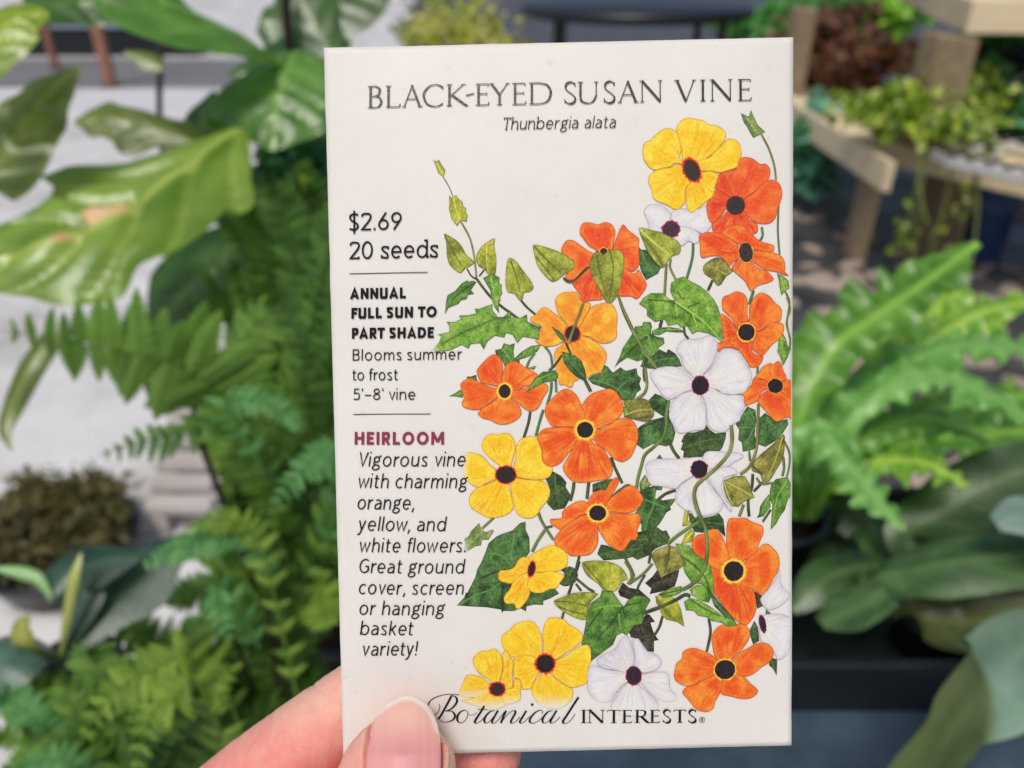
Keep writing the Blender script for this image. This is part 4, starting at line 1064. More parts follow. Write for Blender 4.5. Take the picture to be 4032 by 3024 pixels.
# brand line
t = Ink()
def bb(x): return 2839 + (x - 2288) * (2838 - 2839) / 450.
def bt(x): return 2785.5 + 0 * x
for ch, a, b in [('I', 2287, 2306), ('N', 2311, 2379), ('T', 2388, 2441), ('E', 2449, 2486), ('R', 2498, 2554), ('E', 2558, 2595), ('S', 2606, 2639), ('T', 2648, 2698), ('S', 2706, 2739)]:
    serif_cap(t, ch, a, b, bb, bt, 9.4, 3.0)
t.stroke(arc(2760.6, 2827, 10.8, 10.8, 0, 360, 30), 2.0)
for s in (pl((2757, 2833), (2757, 2821)), cat((2757, 2821), (2762, 2821.5), (2764, 2824), (2762, 2826.6), (2757, 2827)), pl((2760, 2827), (2765, 2833))):
    t.stroke(s, 2.2)
cb = lambda *p: smooth_loop(np.array([(1640 + x * .5425, 2680 + y * .5425) for x, y in p], float), 8, False)
def script(thick, thin, *p):
    P = cb(*p)
    d = np.gradient(P, axis=0)
    a = np.arctan2(-d[:, 1], d[:, 0])
    down = np.clip(np.sin(-a - 0.0), 0, 1)          # the pen presses on the way down
    w = thin + (thick - thin) * down ** 1.4
    w = np.convolve(np.pad(w, 3, mode='edge'), np.ones(7) / 7, 'valid')
    t.stroke(P, w)
TH, TN = 8.4, 2.3
script(4.6, TN, (312, 84), (262, 80), (200, 84), (140, 104), (102, 132), (85, 165))
script(TH, 3.2, (256, 92), (238, 128), (205, 190), (178, 240), (158, 264))
script(TH, TN, (256, 88), (285, 98), (297, 122), (285, 155), (252, 188), (212, 206))
script(8.4, TN, (212, 206), (252, 204), (276, 222), (279, 250), (258, 274), (222, 286), (188, 282), (168, 264))
script(2.6, TN, (168, 152), (172, 178), (158, 212), (134, 236))
script(TH, TN, (352, 196), (322, 208), (300, 240), (300, 276), (322, 291), (350, 276), (372, 240), (372, 208), (352, 196))
script(1.7, 1.7, (371, 210), (377, 225), (394, 233), (416, 230), (438, 214))
script(9.0, TN, (494, 164), (468, 208), (434, 262), (424, 284), (434, 293), (462, 280), (492, 250))
script(2.4, 2.2, (444, 190), (480, 189), (514, 192))
script(TH, TN, (566, 200), (536, 206), (504, 240), (492, 272), (502, 291), (526, 284), (556, 250), (584, 206))
script(TH, TN, (592, 198), (566, 244), (548, 280), (556, 293), (580, 282), (610, 246), (640, 206))
script(TH, 2.6, (652, 200), (636, 230), (612, 292))
script(TH, TN, (614, 288), (650, 240), (690, 204), (714, 200), (716, 218), (698, 252), (684, 282), (694, 293), (722, 278), (750, 246))
script(TH, TN, (796, 200), (770, 244), (750, 280), (758, 293), (784, 280), (818, 244))
script(TH, TN, (906, 222), (914, 204), (896, 197), (862, 212), (830, 248), (820, 278), (836, 293), (870, 284), (905, 256), (925, 238))
script(TH, TN, (986, 200), (956, 206), (924, 240), (912, 272), (922, 291), (948, 284), (978, 250), (1006, 206))
script(TH, TN, (1014, 198), (988, 244), (970, 280), (978, 293), (1004, 282), (1040, 246))
script(9.6, TN, (1172, 100), (1140, 150), (1092, 228), (1062, 276), (1066, 294), (1096, 288), (1126, 258), (1148, 224))
P = arc(1640 + 838 * .5425, 2680 + 155 * .5425, 5.2, 5.2, 0, 360, 18)[:-1]
t.poly(P)
t.build('brand_lettering', M_NAVY)
# ================================================================== the hand
def hp(sx, sy, d):
    return CR @ (np.array([(sx - 2016) / FPX, -(sy - 1512) / FPX, -1.0]) * d)

def tube(path, radii, dorsal, n=28, cap=7):
    """closed finger: path of points, radii = (half width, half thickness) per point; both ends rounded"""
    P = np.array(path, float); R = np.array(radii, float)
    P = smooth_loop(P, 6, False); R = smooth_loop(R, 6, False)
    T = np.gradient(P, axis=0); T /= np.linalg.norm(T, axis=1)[:, None]
    V = []; F = []
    def ring(c, t, rw, rt):
        s = np.cross(t, dorsal); s /= np.linalg.norm(s)
        d = np.cross(s, t)
        a = np.linspace(0, 2 * math.pi, n, endpoint=False)
        for q in a:
            V.append(c + s * rw * math.cos(q) + d * rt * math.sin(q))
    k = 0
    for i in range(cap):
        a = math.pi / 2 * (1 - (i + .5) / cap)
        ring(P[0] - T[0] * R[0].mean() * math.sin(a), T[0], R[0, 0] * math.cos(a), R[0, 1] * math.cos(a)); k += 1
    for i in range(len(P)):
        ring(P[i], T[i], R[i, 0], R[i, 1]); k += 1
    for i in range(cap):
        a = math.pi / 2 * (i + .5) / cap
        ring(P[-1] + T[-1] * R[-1].mean() * math.sin(a), T[-1], R[-1, 0] * math.cos(a), R[-1, 1] * math.cos(a)); k += 1
    for i in range(k - 1):
        for j in range(n):
            F.append((i * n + j, i * n + (j + 1) % n, (i + 1) * n + (j + 1) % n, (i + 1) * n + j))
    F.append(tuple(range(n))[::-1]); F.append(tuple((k - 1) * n + j for j in range(n)))
    return V, F

def mm(*v):
    return [tuple(x / 1000 for x in p) for p in v]
VIEW = CR @ np.array([0, 0, 1.0])        # towards the camera
UP = CR @ np.array([0, 1.0, 0])
person = thing('person', 'hand reaching in from below, pinching the seed packet between its thumb and fingers', 'person', hp(1100, 3400, .16))
tubes = []
# thumb, in front of the packet, nail towards the camera
tubes.append(tube([hp(1602, 2850, .1370), hp(1592, 2905, .1358), hp(1582, 2970, .1345), hp(1566, 3060, .1335), hp(1535, 3230, .133), hp(1490, 3450, .1345), hp(1400, 3720, .1400), hp(1250, 4000, .150)],
                  mm((5.4, 3.9), (7.9, 5.4), (9.6, 6.9), (10.5, 7.9), (10.9, 8.6), (10.2, 9.2), (11.5, 11), (14, 14)), VIEW))
# index, behind the packet, pointing up and to the right
tubes.append(tube([hp(500, 3470, .170), hp(760, 3265, .163), hp(1010, 3062, .159), hp(1230, 2890, .1565), hp(1470, 2712, .1545), hp(1640, 2600, .1525)],
                  mm((10.5, 10.5), (9.3, 9.4), (8.9, 9.0), (8.3, 8.2), (7.7, 7.4), (6.6, 6.0)), UP))
# middle finger, tip showing below the packet's lower edge
tubes.append(tube([hp(560, 3640, .172), hp(900, 3440, .165), hp(1260, 3220, .160), hp(1580, 3060, .1565), hp(1800, 2990, .154), hp(1930, 2966, .1525)],
                  mm((10.5, 10.5), (9.4, 9.4), (8.8, 8.8), (8.2, 8.2), (7.4, 7.2), (6.4, 6.2)), UP))
tubes.append(tube([hp(560, 3880, .172), hp(950, 3720, .166), hp(1350, 3520, .160), hp(1680, 3360, .157), hp(1850, 3310, .1555)],
                  mm((10, 10), (9, 9), (8.4, 8.4), (7.8, 7.8), (6.6, 6.4)), UP))
tubes.append(tube([hp(600, 4120, .172), hp(1000, 4000, .166), hp(1350, 3840, .161), hp(1600, 3720, .158)],
                  mm((9, 9), (7.9, 7.9), (7.2, 7.2), (5.8, 5.8)), UP))
# palm and wrist
tubes.append(tube([hp(560, 3560, .173), hp(620, 3800, .172), hp(720, 4150, .170), hp(820, 4600, .168), hp(860, 5300, .168), hp(860, 6400, .170)],
                  mm((13, 13), (24, 15), (34, 17), (33, 17), (27, 19), (27, 20)), VIEW))
tubes.append(tube([hp(1250, 3950, .150), hp(1050, 4250, .158), hp(900, 4600, .166)], mm((14, 14), (17, 16), (20, 17)), VIEW))
V = []; F = []
for v, f in tubes:
    o = len(V); V += v; F += [tuple(i + o for i in q) for q in f]
V = np.array(V)
tmp = mesh_obj('hand_block', V, F, [])
rm = tmp.modifiers.new('union', 'REMESH'); rm.mode = 'VOXEL'; rm.voxel_size = 0.0005; rm.use_smooth_shade = True
sm = tmp.modifiers.new('soft', 'SMOOTH'); sm.factor = 0.5; sm.iterations = 14
dg = bpy.context.evaluated_depsgraph_get()
ev = tmp.evaluated_get(dg)
me = bpy.data.meshes.new_from_object(ev)
bpy.data.objects.remove(tmp)
nv = len(me.vertices)
co = np.empty(nv * 3); me.vertices.foreach_get('co', co); co = co.reshape(-1, 3)
no = np.empty(nv * 3); me.vertices.foreach_get('normal', no); no = no.reshape(-1, 3)
cc = co @ CR                                # camera axes
px_ = cc[:, 0] / -cc[:, 2] * FPX + 2016; py_ = -cc[:, 1] / -cc[:, 2] * FPX + 1512
ncam = no @ CR

# nail outline on the thumb, in the thumb's own frame
NAIL = np.array([(1450, 3190), (1441, 3090), (1442, 2990), (1452, 2905), (1474, 2832), (1522, 2772), (1604, 2738), (1682, 2774), (1722, 2848), (1735, 2930), (1736, 3010), (1728, 3100), (1710, 3190), (1640, 3215), (1540, 3215)], float)
NAIL = smooth_loop(NAIL, 5)
front_ = (ncam[:, 2] > 0.15) & (-cc[:, 2] < .1385)
pp = np.stack([px_, py_], 1)
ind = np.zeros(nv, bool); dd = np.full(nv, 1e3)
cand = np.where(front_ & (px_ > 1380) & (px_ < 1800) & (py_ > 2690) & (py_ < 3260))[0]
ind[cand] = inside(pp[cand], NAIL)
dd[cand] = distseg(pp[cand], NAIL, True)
push = np.zeros(nv)
push[cand] = np.where(ind[cand], -0.0006, 0.00055 * np.exp(-((dd[cand] - 16) / 14) ** 2)) * np.where(py_[cand] > 2830, 1, .35)
# skin: joint creases and a little unevenness
push += 0.00022 * (vnoise(co[:, 0] * 260, co[:, 1] * 260 + co[:, 2] * 200) - 0.5)
ax = np.array([.788, -.616]); s_ = (pp - np.array([806, 3019])) @ ax
for c0, wd, dp in ((548, 13, .00042), (520, 8, .00016), (578, 8, .00014), (330, 9, .00013), (300, 8, .0001)):
    idx = (-cc[:, 2] > .140)
    push[idx] -= dp * np.exp(-((s_[idx] + 14 * np.sin(pp[idx, 1] / 30) - c0) / wd) ** 2)
cross_ = (pp - np.array([806, 3019])) @ np.array([.616, .788])
push += np.where(-cc[:, 2] > .140, .00009, .00004) * (vnoise(s_ / 11 + cross_ / 60, cross_ / 45) - .5) + .00006 * (vnoise(px_ / 7, py_ / 7) - .5)
co2 = co + no * push[:, None]
cols = np.zeros((nv, 3))
base = np.array([246., 192, 172]); red = np.array([240., 134, 126]); pale = np.array([250., 212, 192])
n1 = vnoise(co[:, 0] * 90 + 3, co[:, 2] * 90); n2 = vnoise(co[:, 0] * 240, co[:, 2] * 240 + co[:, 1] * 150)
cols = lerp(base, red, np.clip(n1 * 1.4 - .35, 0, .8)); cols = lerp(cols, np.broadcast_to(pale, cols.shape), np.clip(n2 - .45, 0, .5))
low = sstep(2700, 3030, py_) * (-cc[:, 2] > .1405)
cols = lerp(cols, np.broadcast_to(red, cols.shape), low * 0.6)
tipr = np.clip(1 - dd / 60, 0, 1) * (~ind)
cols = lerp(cols, np.broadcast_to(pale, cols.shape), tipr * .5)
groove_shade = np.exp(-((dd - 3) / 7) ** 2) * (py_ > 2850)
cols = lerp(cols, np.broadcast_to(np.array([206., 122, 108]), cols.shape), np.clip(groove_shade, 0, 1) * .8)  # shadow of the nail groove painted into the skin as a reddish line
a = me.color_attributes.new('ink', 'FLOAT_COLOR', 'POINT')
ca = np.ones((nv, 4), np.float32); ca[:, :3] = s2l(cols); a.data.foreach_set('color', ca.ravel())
off = np.array(person.location)
me.vertices.foreach_set('co', (co2 - off).ravel())
me.polygons.foreach_set('use_smooth', [True] * len(me.polygons))
m = NT('skin')
va = m.n('ShaderNodeVertexColor', layer_name='ink')
tc = m.coord()
vor = m.n('ShaderNodeTexVoronoi', feature='DISTANCE_TO_EDGE'); vor.inputs['Scale'].default_value = 1500
mp = m.n('ShaderNodeMapping'); mp.inputs['Rotation'].default_value = (0.4, 0.3, 0.6); mp.inputs['Scale'].default_value = (1.0, 1.0, 0.45)
m.l(tc, mp.inputs['Vector']); m.l(mp.outputs[0], vor.inputs['Vector'])
pore = m.noise(tc, 2600, 2)
fine = m.n('ShaderNodeMath', operation='ADD'); m.l(vor.outputs['Distance'], fine.inputs[0]); m.l(pore, fine.inputs[1])
mot = m.noise(tc, 420, 4, 0.6)
c = m.mix(0.5, va.outputs['Color'], m.ramp(mot, [(0.3, (0.36, 0.28, 0.28)), (0.7, (0.64, 0.64, 0.62))]), 'SOFT_LIGHT')
m.l(c, m.b.inputs['Base Color'])
m.set(Roughness=0.48, Specular_IOR_Level=0.35, Subsurface_Weight=0.35, Subsurface_Radius=(1.0, 0.35, 0.2), Subsurface_Scale=0.0022)
mp2 = m.n('ShaderNodeMapping'); mp2.inputs['Rotation'].default_value = (0.2, 0.5, -0.66); mp2.inputs['Scale'].default_value = (1.0, 0.16, 0.4)
m.l(tc, mp2.inputs['Vector'])
lines = m.noise(mp2.outputs[0], 1300, 4, 0.7)
f2 = m.n('ShaderNodeMath', operation='ADD'); m.l(fine.outputs[0], f2.inputs[0]); m.l(lines, f2.inputs[1])
m.bump(f2.outputs[0], 0.5, 0.00025)
me.materials.clear(); me.materials.append(m.m)
hand = bpy.data.objects.new('hand', me)
COL.objects.link(hand); hand.parent = person

# thumb nail: a curved plate following the thumb's back
def nail():
    P, F = fill(NAIL, 11)
    # a plane point of the thumb's dorsal surface for every nail point
    cx = np.interp(P[:, 1], [2739, 2850, 2970, 3060, 3230], [1604, 1600, 1584, 1570, 1540])
    hw = np.interp(P[:, 1], [2739, 2850, 2970, 3060, 3230], [120, 170, 205, 222, 235])
    dc = np.interp(P[:, 1], [2739, 2790, 2850, 2905, 2970, 3060, 3230], [.1362, .1340, .1322, .1304, .1279, .1258, .1248])
    s = np.clip((P[:, 0] - cx) / hw, -1, 1)
    d = dc + 0.0062 * (1 - np.sqrt(1 - 0.86 * s ** 2)) - 0.0004
    top = np.array([hp(x, y, q) for (x, y), q in zip(P, d)])
    bot = np.array([hp(x, y, q + .00055) for (x, y), q in zip(P, d)])
    n = len(P); m_ = len(NAIL)
    FF = []
    for f in F:
        a_, b_, c_ = (P[i] for i in f[:3])
        if (b_[0]-a_[0])*(c_[1]-a_[1]) - (b_[1]-a_[1])*(c_[0]-a_[0]) > 0: f = f[::-1]
        FF.append(f); FF.append(tuple(i + n for i in f[::-1]))
    for i in range(m_):
        j = (i + 1) % m_
        FF.append((i, j, n + j, n + i))
    edge = distseg(P, NAIL, True)
    free = (1 - sstep(12, 24, edge + 8 * (vnoise(P[:, 0] / 30, P[:, 1] / 30) - .5) + np.clip(P[:, 1] - 2860, 0, 500) * .30 + np.clip(1590 - P[:, 0], 0, 300) * np.clip((P[:, 1] - 2770) / 60, 0, 1) * .18))
    C = lerp((234, 166, 162), (240, 188, 174), sstep(2980, 2800, P[:, 1]))
    C = lerp(C, np.broadcast_to(np.array([222., 146, 154]), C.shape), np.exp(-((P[:, 0] - 1600) / 70) ** 2) * sstep(2850, 2990, P[:, 1]) * .55)
    ridge = vnoise(P[:, 0] / 9, P[:, 1] / 400)
    C = C + ((ridge - .5) * 9)[:, None]
    C = lerp(C, np.broadcast_to(np.array([244., 232, 222]), C.shape), free * .95)
    C = np.vstack([C, C])
    m = NT('nail')
    va = m.n('ShaderNodeVertexColor', layer_name='ink')
    m.l(va.outputs['Color'], m.b.inputs['Base Color'])
    m.set(Roughness=0.32, Specular_IOR_Level=0.45, Subsurface_Weight=0.2, Subsurface_Radius=(1, .5, .35), Subsurface_Scale=0.001)
    o = mesh_obj('nail', np.vstack([top, bot]) - off, FF, m.m, person, cols=s2l(np.clip(C, 0, 255)), smooth=True)
nail()
# ================================================================== plants: materials and builders
def leaf_mat(name, rough=0.38, transl=0.25, spec=0.5, scale=60):
    m = NT(name)
    va = m.n('ShaderNodeVertexColor', layer_name='ink')
    tc = m.coord()
    n = m.noise(tc, scale, 5, 0.6)
    c = m.mix(0.55, va.outputs['Color'], m.ramp(n, [(0.3, (0.34, 0.36, 0.30)), (0.7, (0.66, 0.66, 0.60))]), 'SOFT_LIGHT')
    m.l(c, m.b.inputs['Base Color'])
    m.set(Roughness=rough, Specular_IOR_Level=spec)
    m.bump(m.noise(tc, scale * 5, 3), 0.25, 0.002)
    t = m.n('ShaderNodeBsdfTranslucent')
    bright = m.mix(1.0, c, (1.6, 1.7, 0.7), 'MULTIPLY')
    m.l(bright, t.inputs['Color'])
    mx = m.n('ShaderNodeMixShader'); mx.inputs[0].default_value = transl
    out = m.t.nodes['Material Output']
    m.l(m.b.outputs[0], mx.inputs[1]); m.l(t.outputs[0], mx.inputs[2]); m.l(mx.outputs[0], out.inputs['Surface'])
    return m.m
M_GLOSSY = leaf_mat('glossy_leaf', 0.27, 0.32, 0.8)
M_FERN = leaf_mat('fern_leaf', 0.5, 0.3, 0.4, 120)
M_STRAP = leaf_mat('strap_leaf', 0.32, 0.2, 0.65, 80)
M_SEED = leaf_mat('seedling_leaf', 0.45, 0.3, 0.4, 40)

def flat_mat(name, rgb, rough=0.6, var=0.25, scale=40, spec=0.4, bump=0.2, bdist=0.002, metal=0):
    m = NT(name)
    tc = m.coord()
    n = m.noise(tc, scale, 5, 0.6)
    l = s2l(rgb)
    m.l(m.ramp(n, [(0.25, tuple(l * (1 - var))), (0.75, tuple(np.minimum(l * (1 + var), 1)))]), m.b.inputs['Base Color'])
    m.set(Roughness=rough, Specular_IOR_Level=spec, Metallic=metal)
    m.bump(m.noise(tc, scale * 4, 4), bump, bdist)
    return m.m
def wood_mat(name, a, b, scale=6, rough=0.7):
    m = NT(name)
    mp = m.n('ShaderNodeMapping'); mp.inputs['Scale'].default_value = (1, 12, 12)
    m.l(m.coord(), mp.inputs['Vector'])
    n = m.noise(mp.outputs[0], scale, 6, 0.65)
    n2 = m.noise(m.coord(), 3, 3)
    c = m.ramp(n, [(0.3, tuple(s2l(a))), (0.7, tuple(s2l(b)))])
    c = m.mix(0.4, c, m.ramp(n2, [(0.3, (0.35, 0.33, 0.3)), (0.7, (0.62, 0.62, 0.62))]), 'SOFT_LIGHT')
    m.l(c, m.b.inputs['Base Color'])
    m.set(Roughness=rough, Specular_IOR_Level=0.3)
    m.bump(n, 0.3, 0.003)
    return m.m

def curve3(P, k=8):
    return smooth_loop(np.array(P, float), k, False)

def blade(mid, hw, face, pal, fold=0.18, ruffle=0.0, rn=10, serr=0.0, veins=7, name='leaf', mat=None, parent=None, seed=0.0, nu=9, thick=0.0, quilt=0.0, spots=(), rows=8, sweep=0.9, under=None):
    """a leaf: midrib points, (left, right) half widths in metres along it, `face` = the way its upper side looks"""
    C = curve3(mid, rows); H = smooth_loop(np.array(hw, float), rows, False)
    n = len(C)
    T = np.gradient(C, axis=0); T /= np.linalg.norm(T, axis=1)[:, None]
    face = np.asarray(face, float)
    if face.ndim == 2:
        face = curve3(face, rows)
    face = np.broadcast_to(face, C.shape)
    S = np.cross(T, face); S /= np.linalg.norm(S, axis=1)[:, None] + 1e-9
    N = np.cross(S, T)
    us = np.linspace(-1, 1, 2 * nu + 1)
    base, dk, lt, rib = [np.array(c, float) for c in pal]
    V = []; K = []
    for i in range(n):
        t = i / (n - 1)
        for u in us:
            h = H[i, 0] if u < 0 else H[i, 1]
            h = max(h, 1e-4)
            edge = abs(u)
            q = h * (1 + serr * edge ** 3 * (vnoise(np.array(t * rn * 2.2 + seed), np.array(3.0 + (u > 0)))-.5) * 2)
            z = -fold * h * edge ** 1.6
            z += ruffle * h * edge ** 2 * math.sin(t * rn * 2 * math.pi + (1.3 if u > 0 else 0) + seed + math.sin(t * 9 + seed))
            ph = (t * veins - edge * sweep + .35 * float(vnoise(np.array(t * 3 + seed), np.array(4.0 + (u > 0))))) % 1.0
            vein = math.exp(-((min(ph, 1 - ph)) / 0.09) ** 2) * (edge > .05) * (edge < .93)
            z += -quilt * h * vein + quilt * h * .6 * math.sin(math.pi * ph) * (1 - edge)
            if quilt:
                z += quilt * h * .55 * (float(vnoise(np.array(t * 9 + seed), np.array(u * 2.2 + seed))) - .5)
            p = C[i] + S[i] * u * q + N[i] * z
            V.append(p)
            m_ = float(vnoise(np.array(t * 5 + seed), np.array(u * 3 + seed * 2)))
            c = lerp(dk, lt, np.array(np.clip(m_ * 1.3 - .15, 0, 1)))
            c = lerp(base, c, np.array(.6))
            c = lerp(c, rib, np.array(max(vein * .45, math.exp(-(u * h / .0032) ** 2) * .9)))
            if under is not None:  # second colour from the leaf's base up to a point along it
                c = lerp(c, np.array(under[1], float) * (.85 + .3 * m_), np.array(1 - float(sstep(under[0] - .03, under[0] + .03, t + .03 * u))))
            for (st, su, sr, sc) in spots:
                d_ = math.hypot((t - st) * 2.6, u - su)
                c = lerp(c, np.array(sc, float), np.array(1 - float(sstep(sr * .6, sr, d_))))
            K.append(c)
    w = len(us)
    F = [(i * w + j, i * w + j + 1, (i + 1) * w + j + 1, (i + 1) * w + j) for i in range(n - 1) for j in range(w - 1)]
    o = mesh_obj(name, V, F, mat or M_GLOSSY, parent, cols=s2l(np.clip(np.array(K), 0, 255)) * 1.25, smooth=True)
    return o

def bpx(mid, hw, tilt=0.35, wsc=None, **kw):
    """leaf whose midrib is given in the photograph with depths; half widths in photograph points"""
    P = [at(*p) for p in mid]
    W = []
    if wsc is None:
        wsc = 1.1 if isinstance(tilt, (list, tuple)) else math.sqrt(1 + min(abs(tilt), 1.0) ** 2)      # a tilted leaf is wider than it looks
    for (x, y, d), h in zip(mid, hw):
        h = (h, h) if np.isscalar(h) else h
        h = (h[0] * wsc, h[1] * wsc)
        W.append((h[0] / 1661.2 * d, h[1] / 1661.2 * d))
    face = kw.pop('face', None)
    if face is None:
        fs = []
        for tl in (tilt if isinstance(tilt, (list, tuple)) else [tilt] * len(mid)):
            f = CR @ np.array([0.0, tl, 1.0]); fs.append(f / np.linalg.norm(f))
        face = np.array(fs)
    return blade(P, W, face, **kw)

def stem_tube(P, r, mat, name, parent=None, col=(70, 60, 40), n=7):
    C = curve3(P, 6); R = np.broadcast_to(np.asarray(r, float), (len(C),)) if np.isscalar(r) else np.interp(np.linspace(0, 1, len(C)), np.linspace(0, 1, len(r)), r)
    T = np.gradient(C, axis=0); T /= np.linalg.norm(T, axis=1)[:, None]
    ref = np.array([0.31, 0.2, 0.93]); V = []; F = []
    for i in range(len(C)):
        s = np.cross(T[i], ref); s /= np.linalg.norm(s); d = np.cross(s, T[i])
        for a in np.linspace(0, 2 * math.pi, n, endpoint=False):
            V.append(C[i] + (s * math.cos(a) + d * math.sin(a)) * R[i])
    for i in range(len(C) - 1):
        for j in range(n):
            F.append((i * n + j, i * n + (j + 1) % n, (i + 1) * n + (j + 1) % n, (i + 1) * n + j))
    F.append(tuple(range(n))[::-1]); F.append(tuple((len(C) - 1) * n + j for j in range(n)))
    return mesh_obj(name, V, F, mat, parent, cols=np.tile(s2l(np.array(col, float)), (len(V), 1)), smooth=True)

def frond(path, length, npin, parent, col, up, seed=0, lobes=9, lace=0.55, lean=0.45, droop=0.25, wid=0.17, kinds=(1, -1), mat=None):
    """one fern frond: rachis, and paired pinnae with lobed edges, all in one mesh"""
    rg = np.random.default_rng(int(seed * 977) + 5)
    C = curve3(path, 12)
    T = np.gradient(C, axis=0); T /= np.linalg.norm(T, axis=1)[:, None]
    up = np.asarray(up, float)
    V = []; F = []; K = []
    base, dk, lt = [np.array(c, float) for c in col]
    n = len(C)
    # rachis
    for i in range(n):
        s = np.cross(T[i], up); s /= np.linalg.norm(s); r = 0.0011 * (1 - .7 * i / n)
        V += [C[i] - s * r, C[i] + s * r + np.cross(s, T[i]) * r]; K += [dk * .9, base]
    for i in range(n - 1):
        F.append((2 * i, 2 * i + 1, 2 * i + 3, 2 * i + 2))
    for j in range(npin):
        t = 0.06 + 0.93 * j / npin
        f = t * (n - 1); i = int(f); a = f - i; i2 = min(i + 1, n - 1)
        p = C[i] * (1 - a) + C[i2] * a; tg = T[i]
        s0 = np.cross(tg, up); s0 /= np.linalg.norm(s0); nn = np.cross(s0, tg)
        prof = (math.sin(math.pi * min(1, .18 + t * .82)) ** .75) * (1 - .25 * t) + .05
        for sd in kinds:
            L = length * prof * (0.85 + .3 * rg.random())
            if L < .002: continue
            dirv = s0 * sd + tg * (lean + .15 * rg.standard_normal()) + nn * (0.12 * rg.standard_normal() - .05)
            dirv /= np.linalg.norm(dirv)
            cr = np.cross(dirv, nn); cr /= np.linalg.norm(cr)
            cr = cr * math.cos(.5 * (rg.random() - .5)) + nn * math.sin(.5 * (rg.random() - .5))
            shade = rg.random()
            cc = base * (1 - shade * .5) + (dk if shade < .5 else lt) * shade * .5
            m = 2 * lobes + 1
            st = len(V)
            for q in range(m):
                u = q / (m - 1)
                w = wid * L * (1 - u ** 1.6) ** .8 * (.8 + .2 * min(1, u * 6)) * (1.0 if q % 2 else 1 - lace) + .00015
                c = p + dirv * L * u - nn * droop * L * u * u
                fw = dirv * w * .5 * min(1, u * 3)
                V += [c - cr * w + fw - nn * w * .25, c + nn * w * .1, c + cr * w + fw - nn * w * .25]
                tip = cc * (1 - .0 * u) + (lt - cc) * .35 * u
                K += [tip, cc * .92, tip]
            for q in range(m - 1):
                b = st + 3 * q
                F += [(b, b + 1, b + 4, b + 3), (b + 1, b + 2, b + 5, b + 4)]
    return mesh_obj('frond', V, F, mat or M_FERN, parent, cols=s2l(np.clip(np.array(K), 0, 255)) * 1.65, smooth=False)

def box(c0, ex, ey, ez, name, mat, parent=None, bev=0.004):
    """a board: corner c0 and three edge vectors"""
    bm_v = []
    c0, ex, ey, ez = [np.asarray(q, float) for q in (c0, ex, ey, ez)]
    V = [c0 + ex * a + ey * b + ez * c for a in (0, 1) for b in (0, 1) for c in (0, 1)]
    F = [(0, 1, 3, 2), (4, 6, 7, 5), (0, 4, 5, 1), (2, 3, 7, 6), (0, 2, 6, 4), (1, 5, 7, 3)]
    if np.dot(np.cross(ex, ey), ez) < 0:
        F = [f[::-1] for f in F]
    o = mesh_obj(name, V, F, mat, parent)
    b = o.modifiers.new('edge', 'BEVEL'); b.width = bev; b.segments = 2
    return o

def lathe(prof, center, name, mat, parent=None, n=36):
    V = []; F = []
    for (r, z) in prof:
        for a in np.linspace(0, 2 * math.pi, n, endpoint=False):
            V.append((center[0] + r * math.cos(a), center[1] + r * math.sin(a), center[2] + z))
    k = len(prof)
    for i in range(k - 1):
        for j in range(n):
            F.append((i * n + j, i * n + (j + 1) % n, (i + 1) * n + (j + 1) % n, (i + 1) * n + j))
    F.append(tuple(range(n))[::-1]); F.append(tuple((k - 1) * n + j for j in range(n)))
    return mesh_obj(name, V, F, mat, parent, smooth=True)

def clump(center, rx, rz, nleaf, size, pal, seed, parent=None, name='foliage', ry=None, round_=0.6, mat=None, up=0.6, hang=0):
    """a small leafy plant: many cupped leaves through an uneven volume"""
    rg = np.random.default_rng(seed)
    V = []; F = []; K = []
    ry = ry or rx
    subs = [(rg.standard_normal(3) * np.array([rx, ry, rz]) * .42) for _ in range(7)]
    for i in range(nleaf):
        sub = subs[rg.integers(len(subs))]
        p = np.asarray(center) + sub + rg.standard_normal(3) * np.array([rx, ry, rz]) * .26
        d = rg.standard_normal(3); d[2] *= .5; d /= np.linalg.norm(d)
        nrm = rg.standard_normal(3) * .6 + np.array([0, -.25, up]); nrm /= np.linalg.norm(nrm)
        s = np.cross(d, nrm); s /= np.linalg.norm(s)
        L = size * (.6 + .8 * rg.random()); w = L * .5 * round_
        st = len(V)
        for t, ww in ((0, .15), (.3, .85), (.6, 1.0), (.85, .6), (1, .05)):
            c = p + d * L * t - nrm * L * .25 * t * t
            V += [c - s * w * ww + nrm * w * .25 * ww, c, c + s * w * ww + nrm * w * .25 * ww]
            k = np.array(pal[rg.integers(len(pal))], float)
            K += [k, k * .9, k]
        for q in range(4):
            b = st + 3 * q
            F += [(b, b + 1, b + 4, b + 3), (b + 1, b + 2, b + 5, b + 4)]
    return mesh_obj(name, V, F, mat or M_SEED, parent, cols=s2l(np.clip(np.array(K), 0, 255)) * 1.35, smooth=True)

# ================================================================== ground
FLOOR = -1.35
m = NT('concrete')
tc = m.coord()
n1 = m.noise(tc, 1.7, 7, 0.65); n2 = m.noise(tc, 9, 6, 0.75)
c = m.ramp(n1, [(0.3, tuple(s2l((176, 172, 164)))), (0.5, tuple(s2l((222, 222, 221)))), (0.7, tuple(s2l((240, 240, 240))))])
c = m.mix(0.5, c, m.ramp(n2, [(0.35, (0.32, 0.32, 0.32)), (0.65, (0.62, 0.62, 0.62))]), 'SOFT_LIGHT')
m.l(c, m.b.inputs['Base Color']); m.set(Roughness=0.55, Specular_IOR_Level=0.5); m.bump(n2, 0.15, 0.01)
structure(mesh_obj('concrete_floor', [(-60, -20, FLOOR), (60, -20, FLOOR), (60, 90, FLOOR), (-60, 90, FLOOR)], [(0, 1, 2, 3)], m.m))
m = NT('wet_dark_paving')
tc = m.coord()
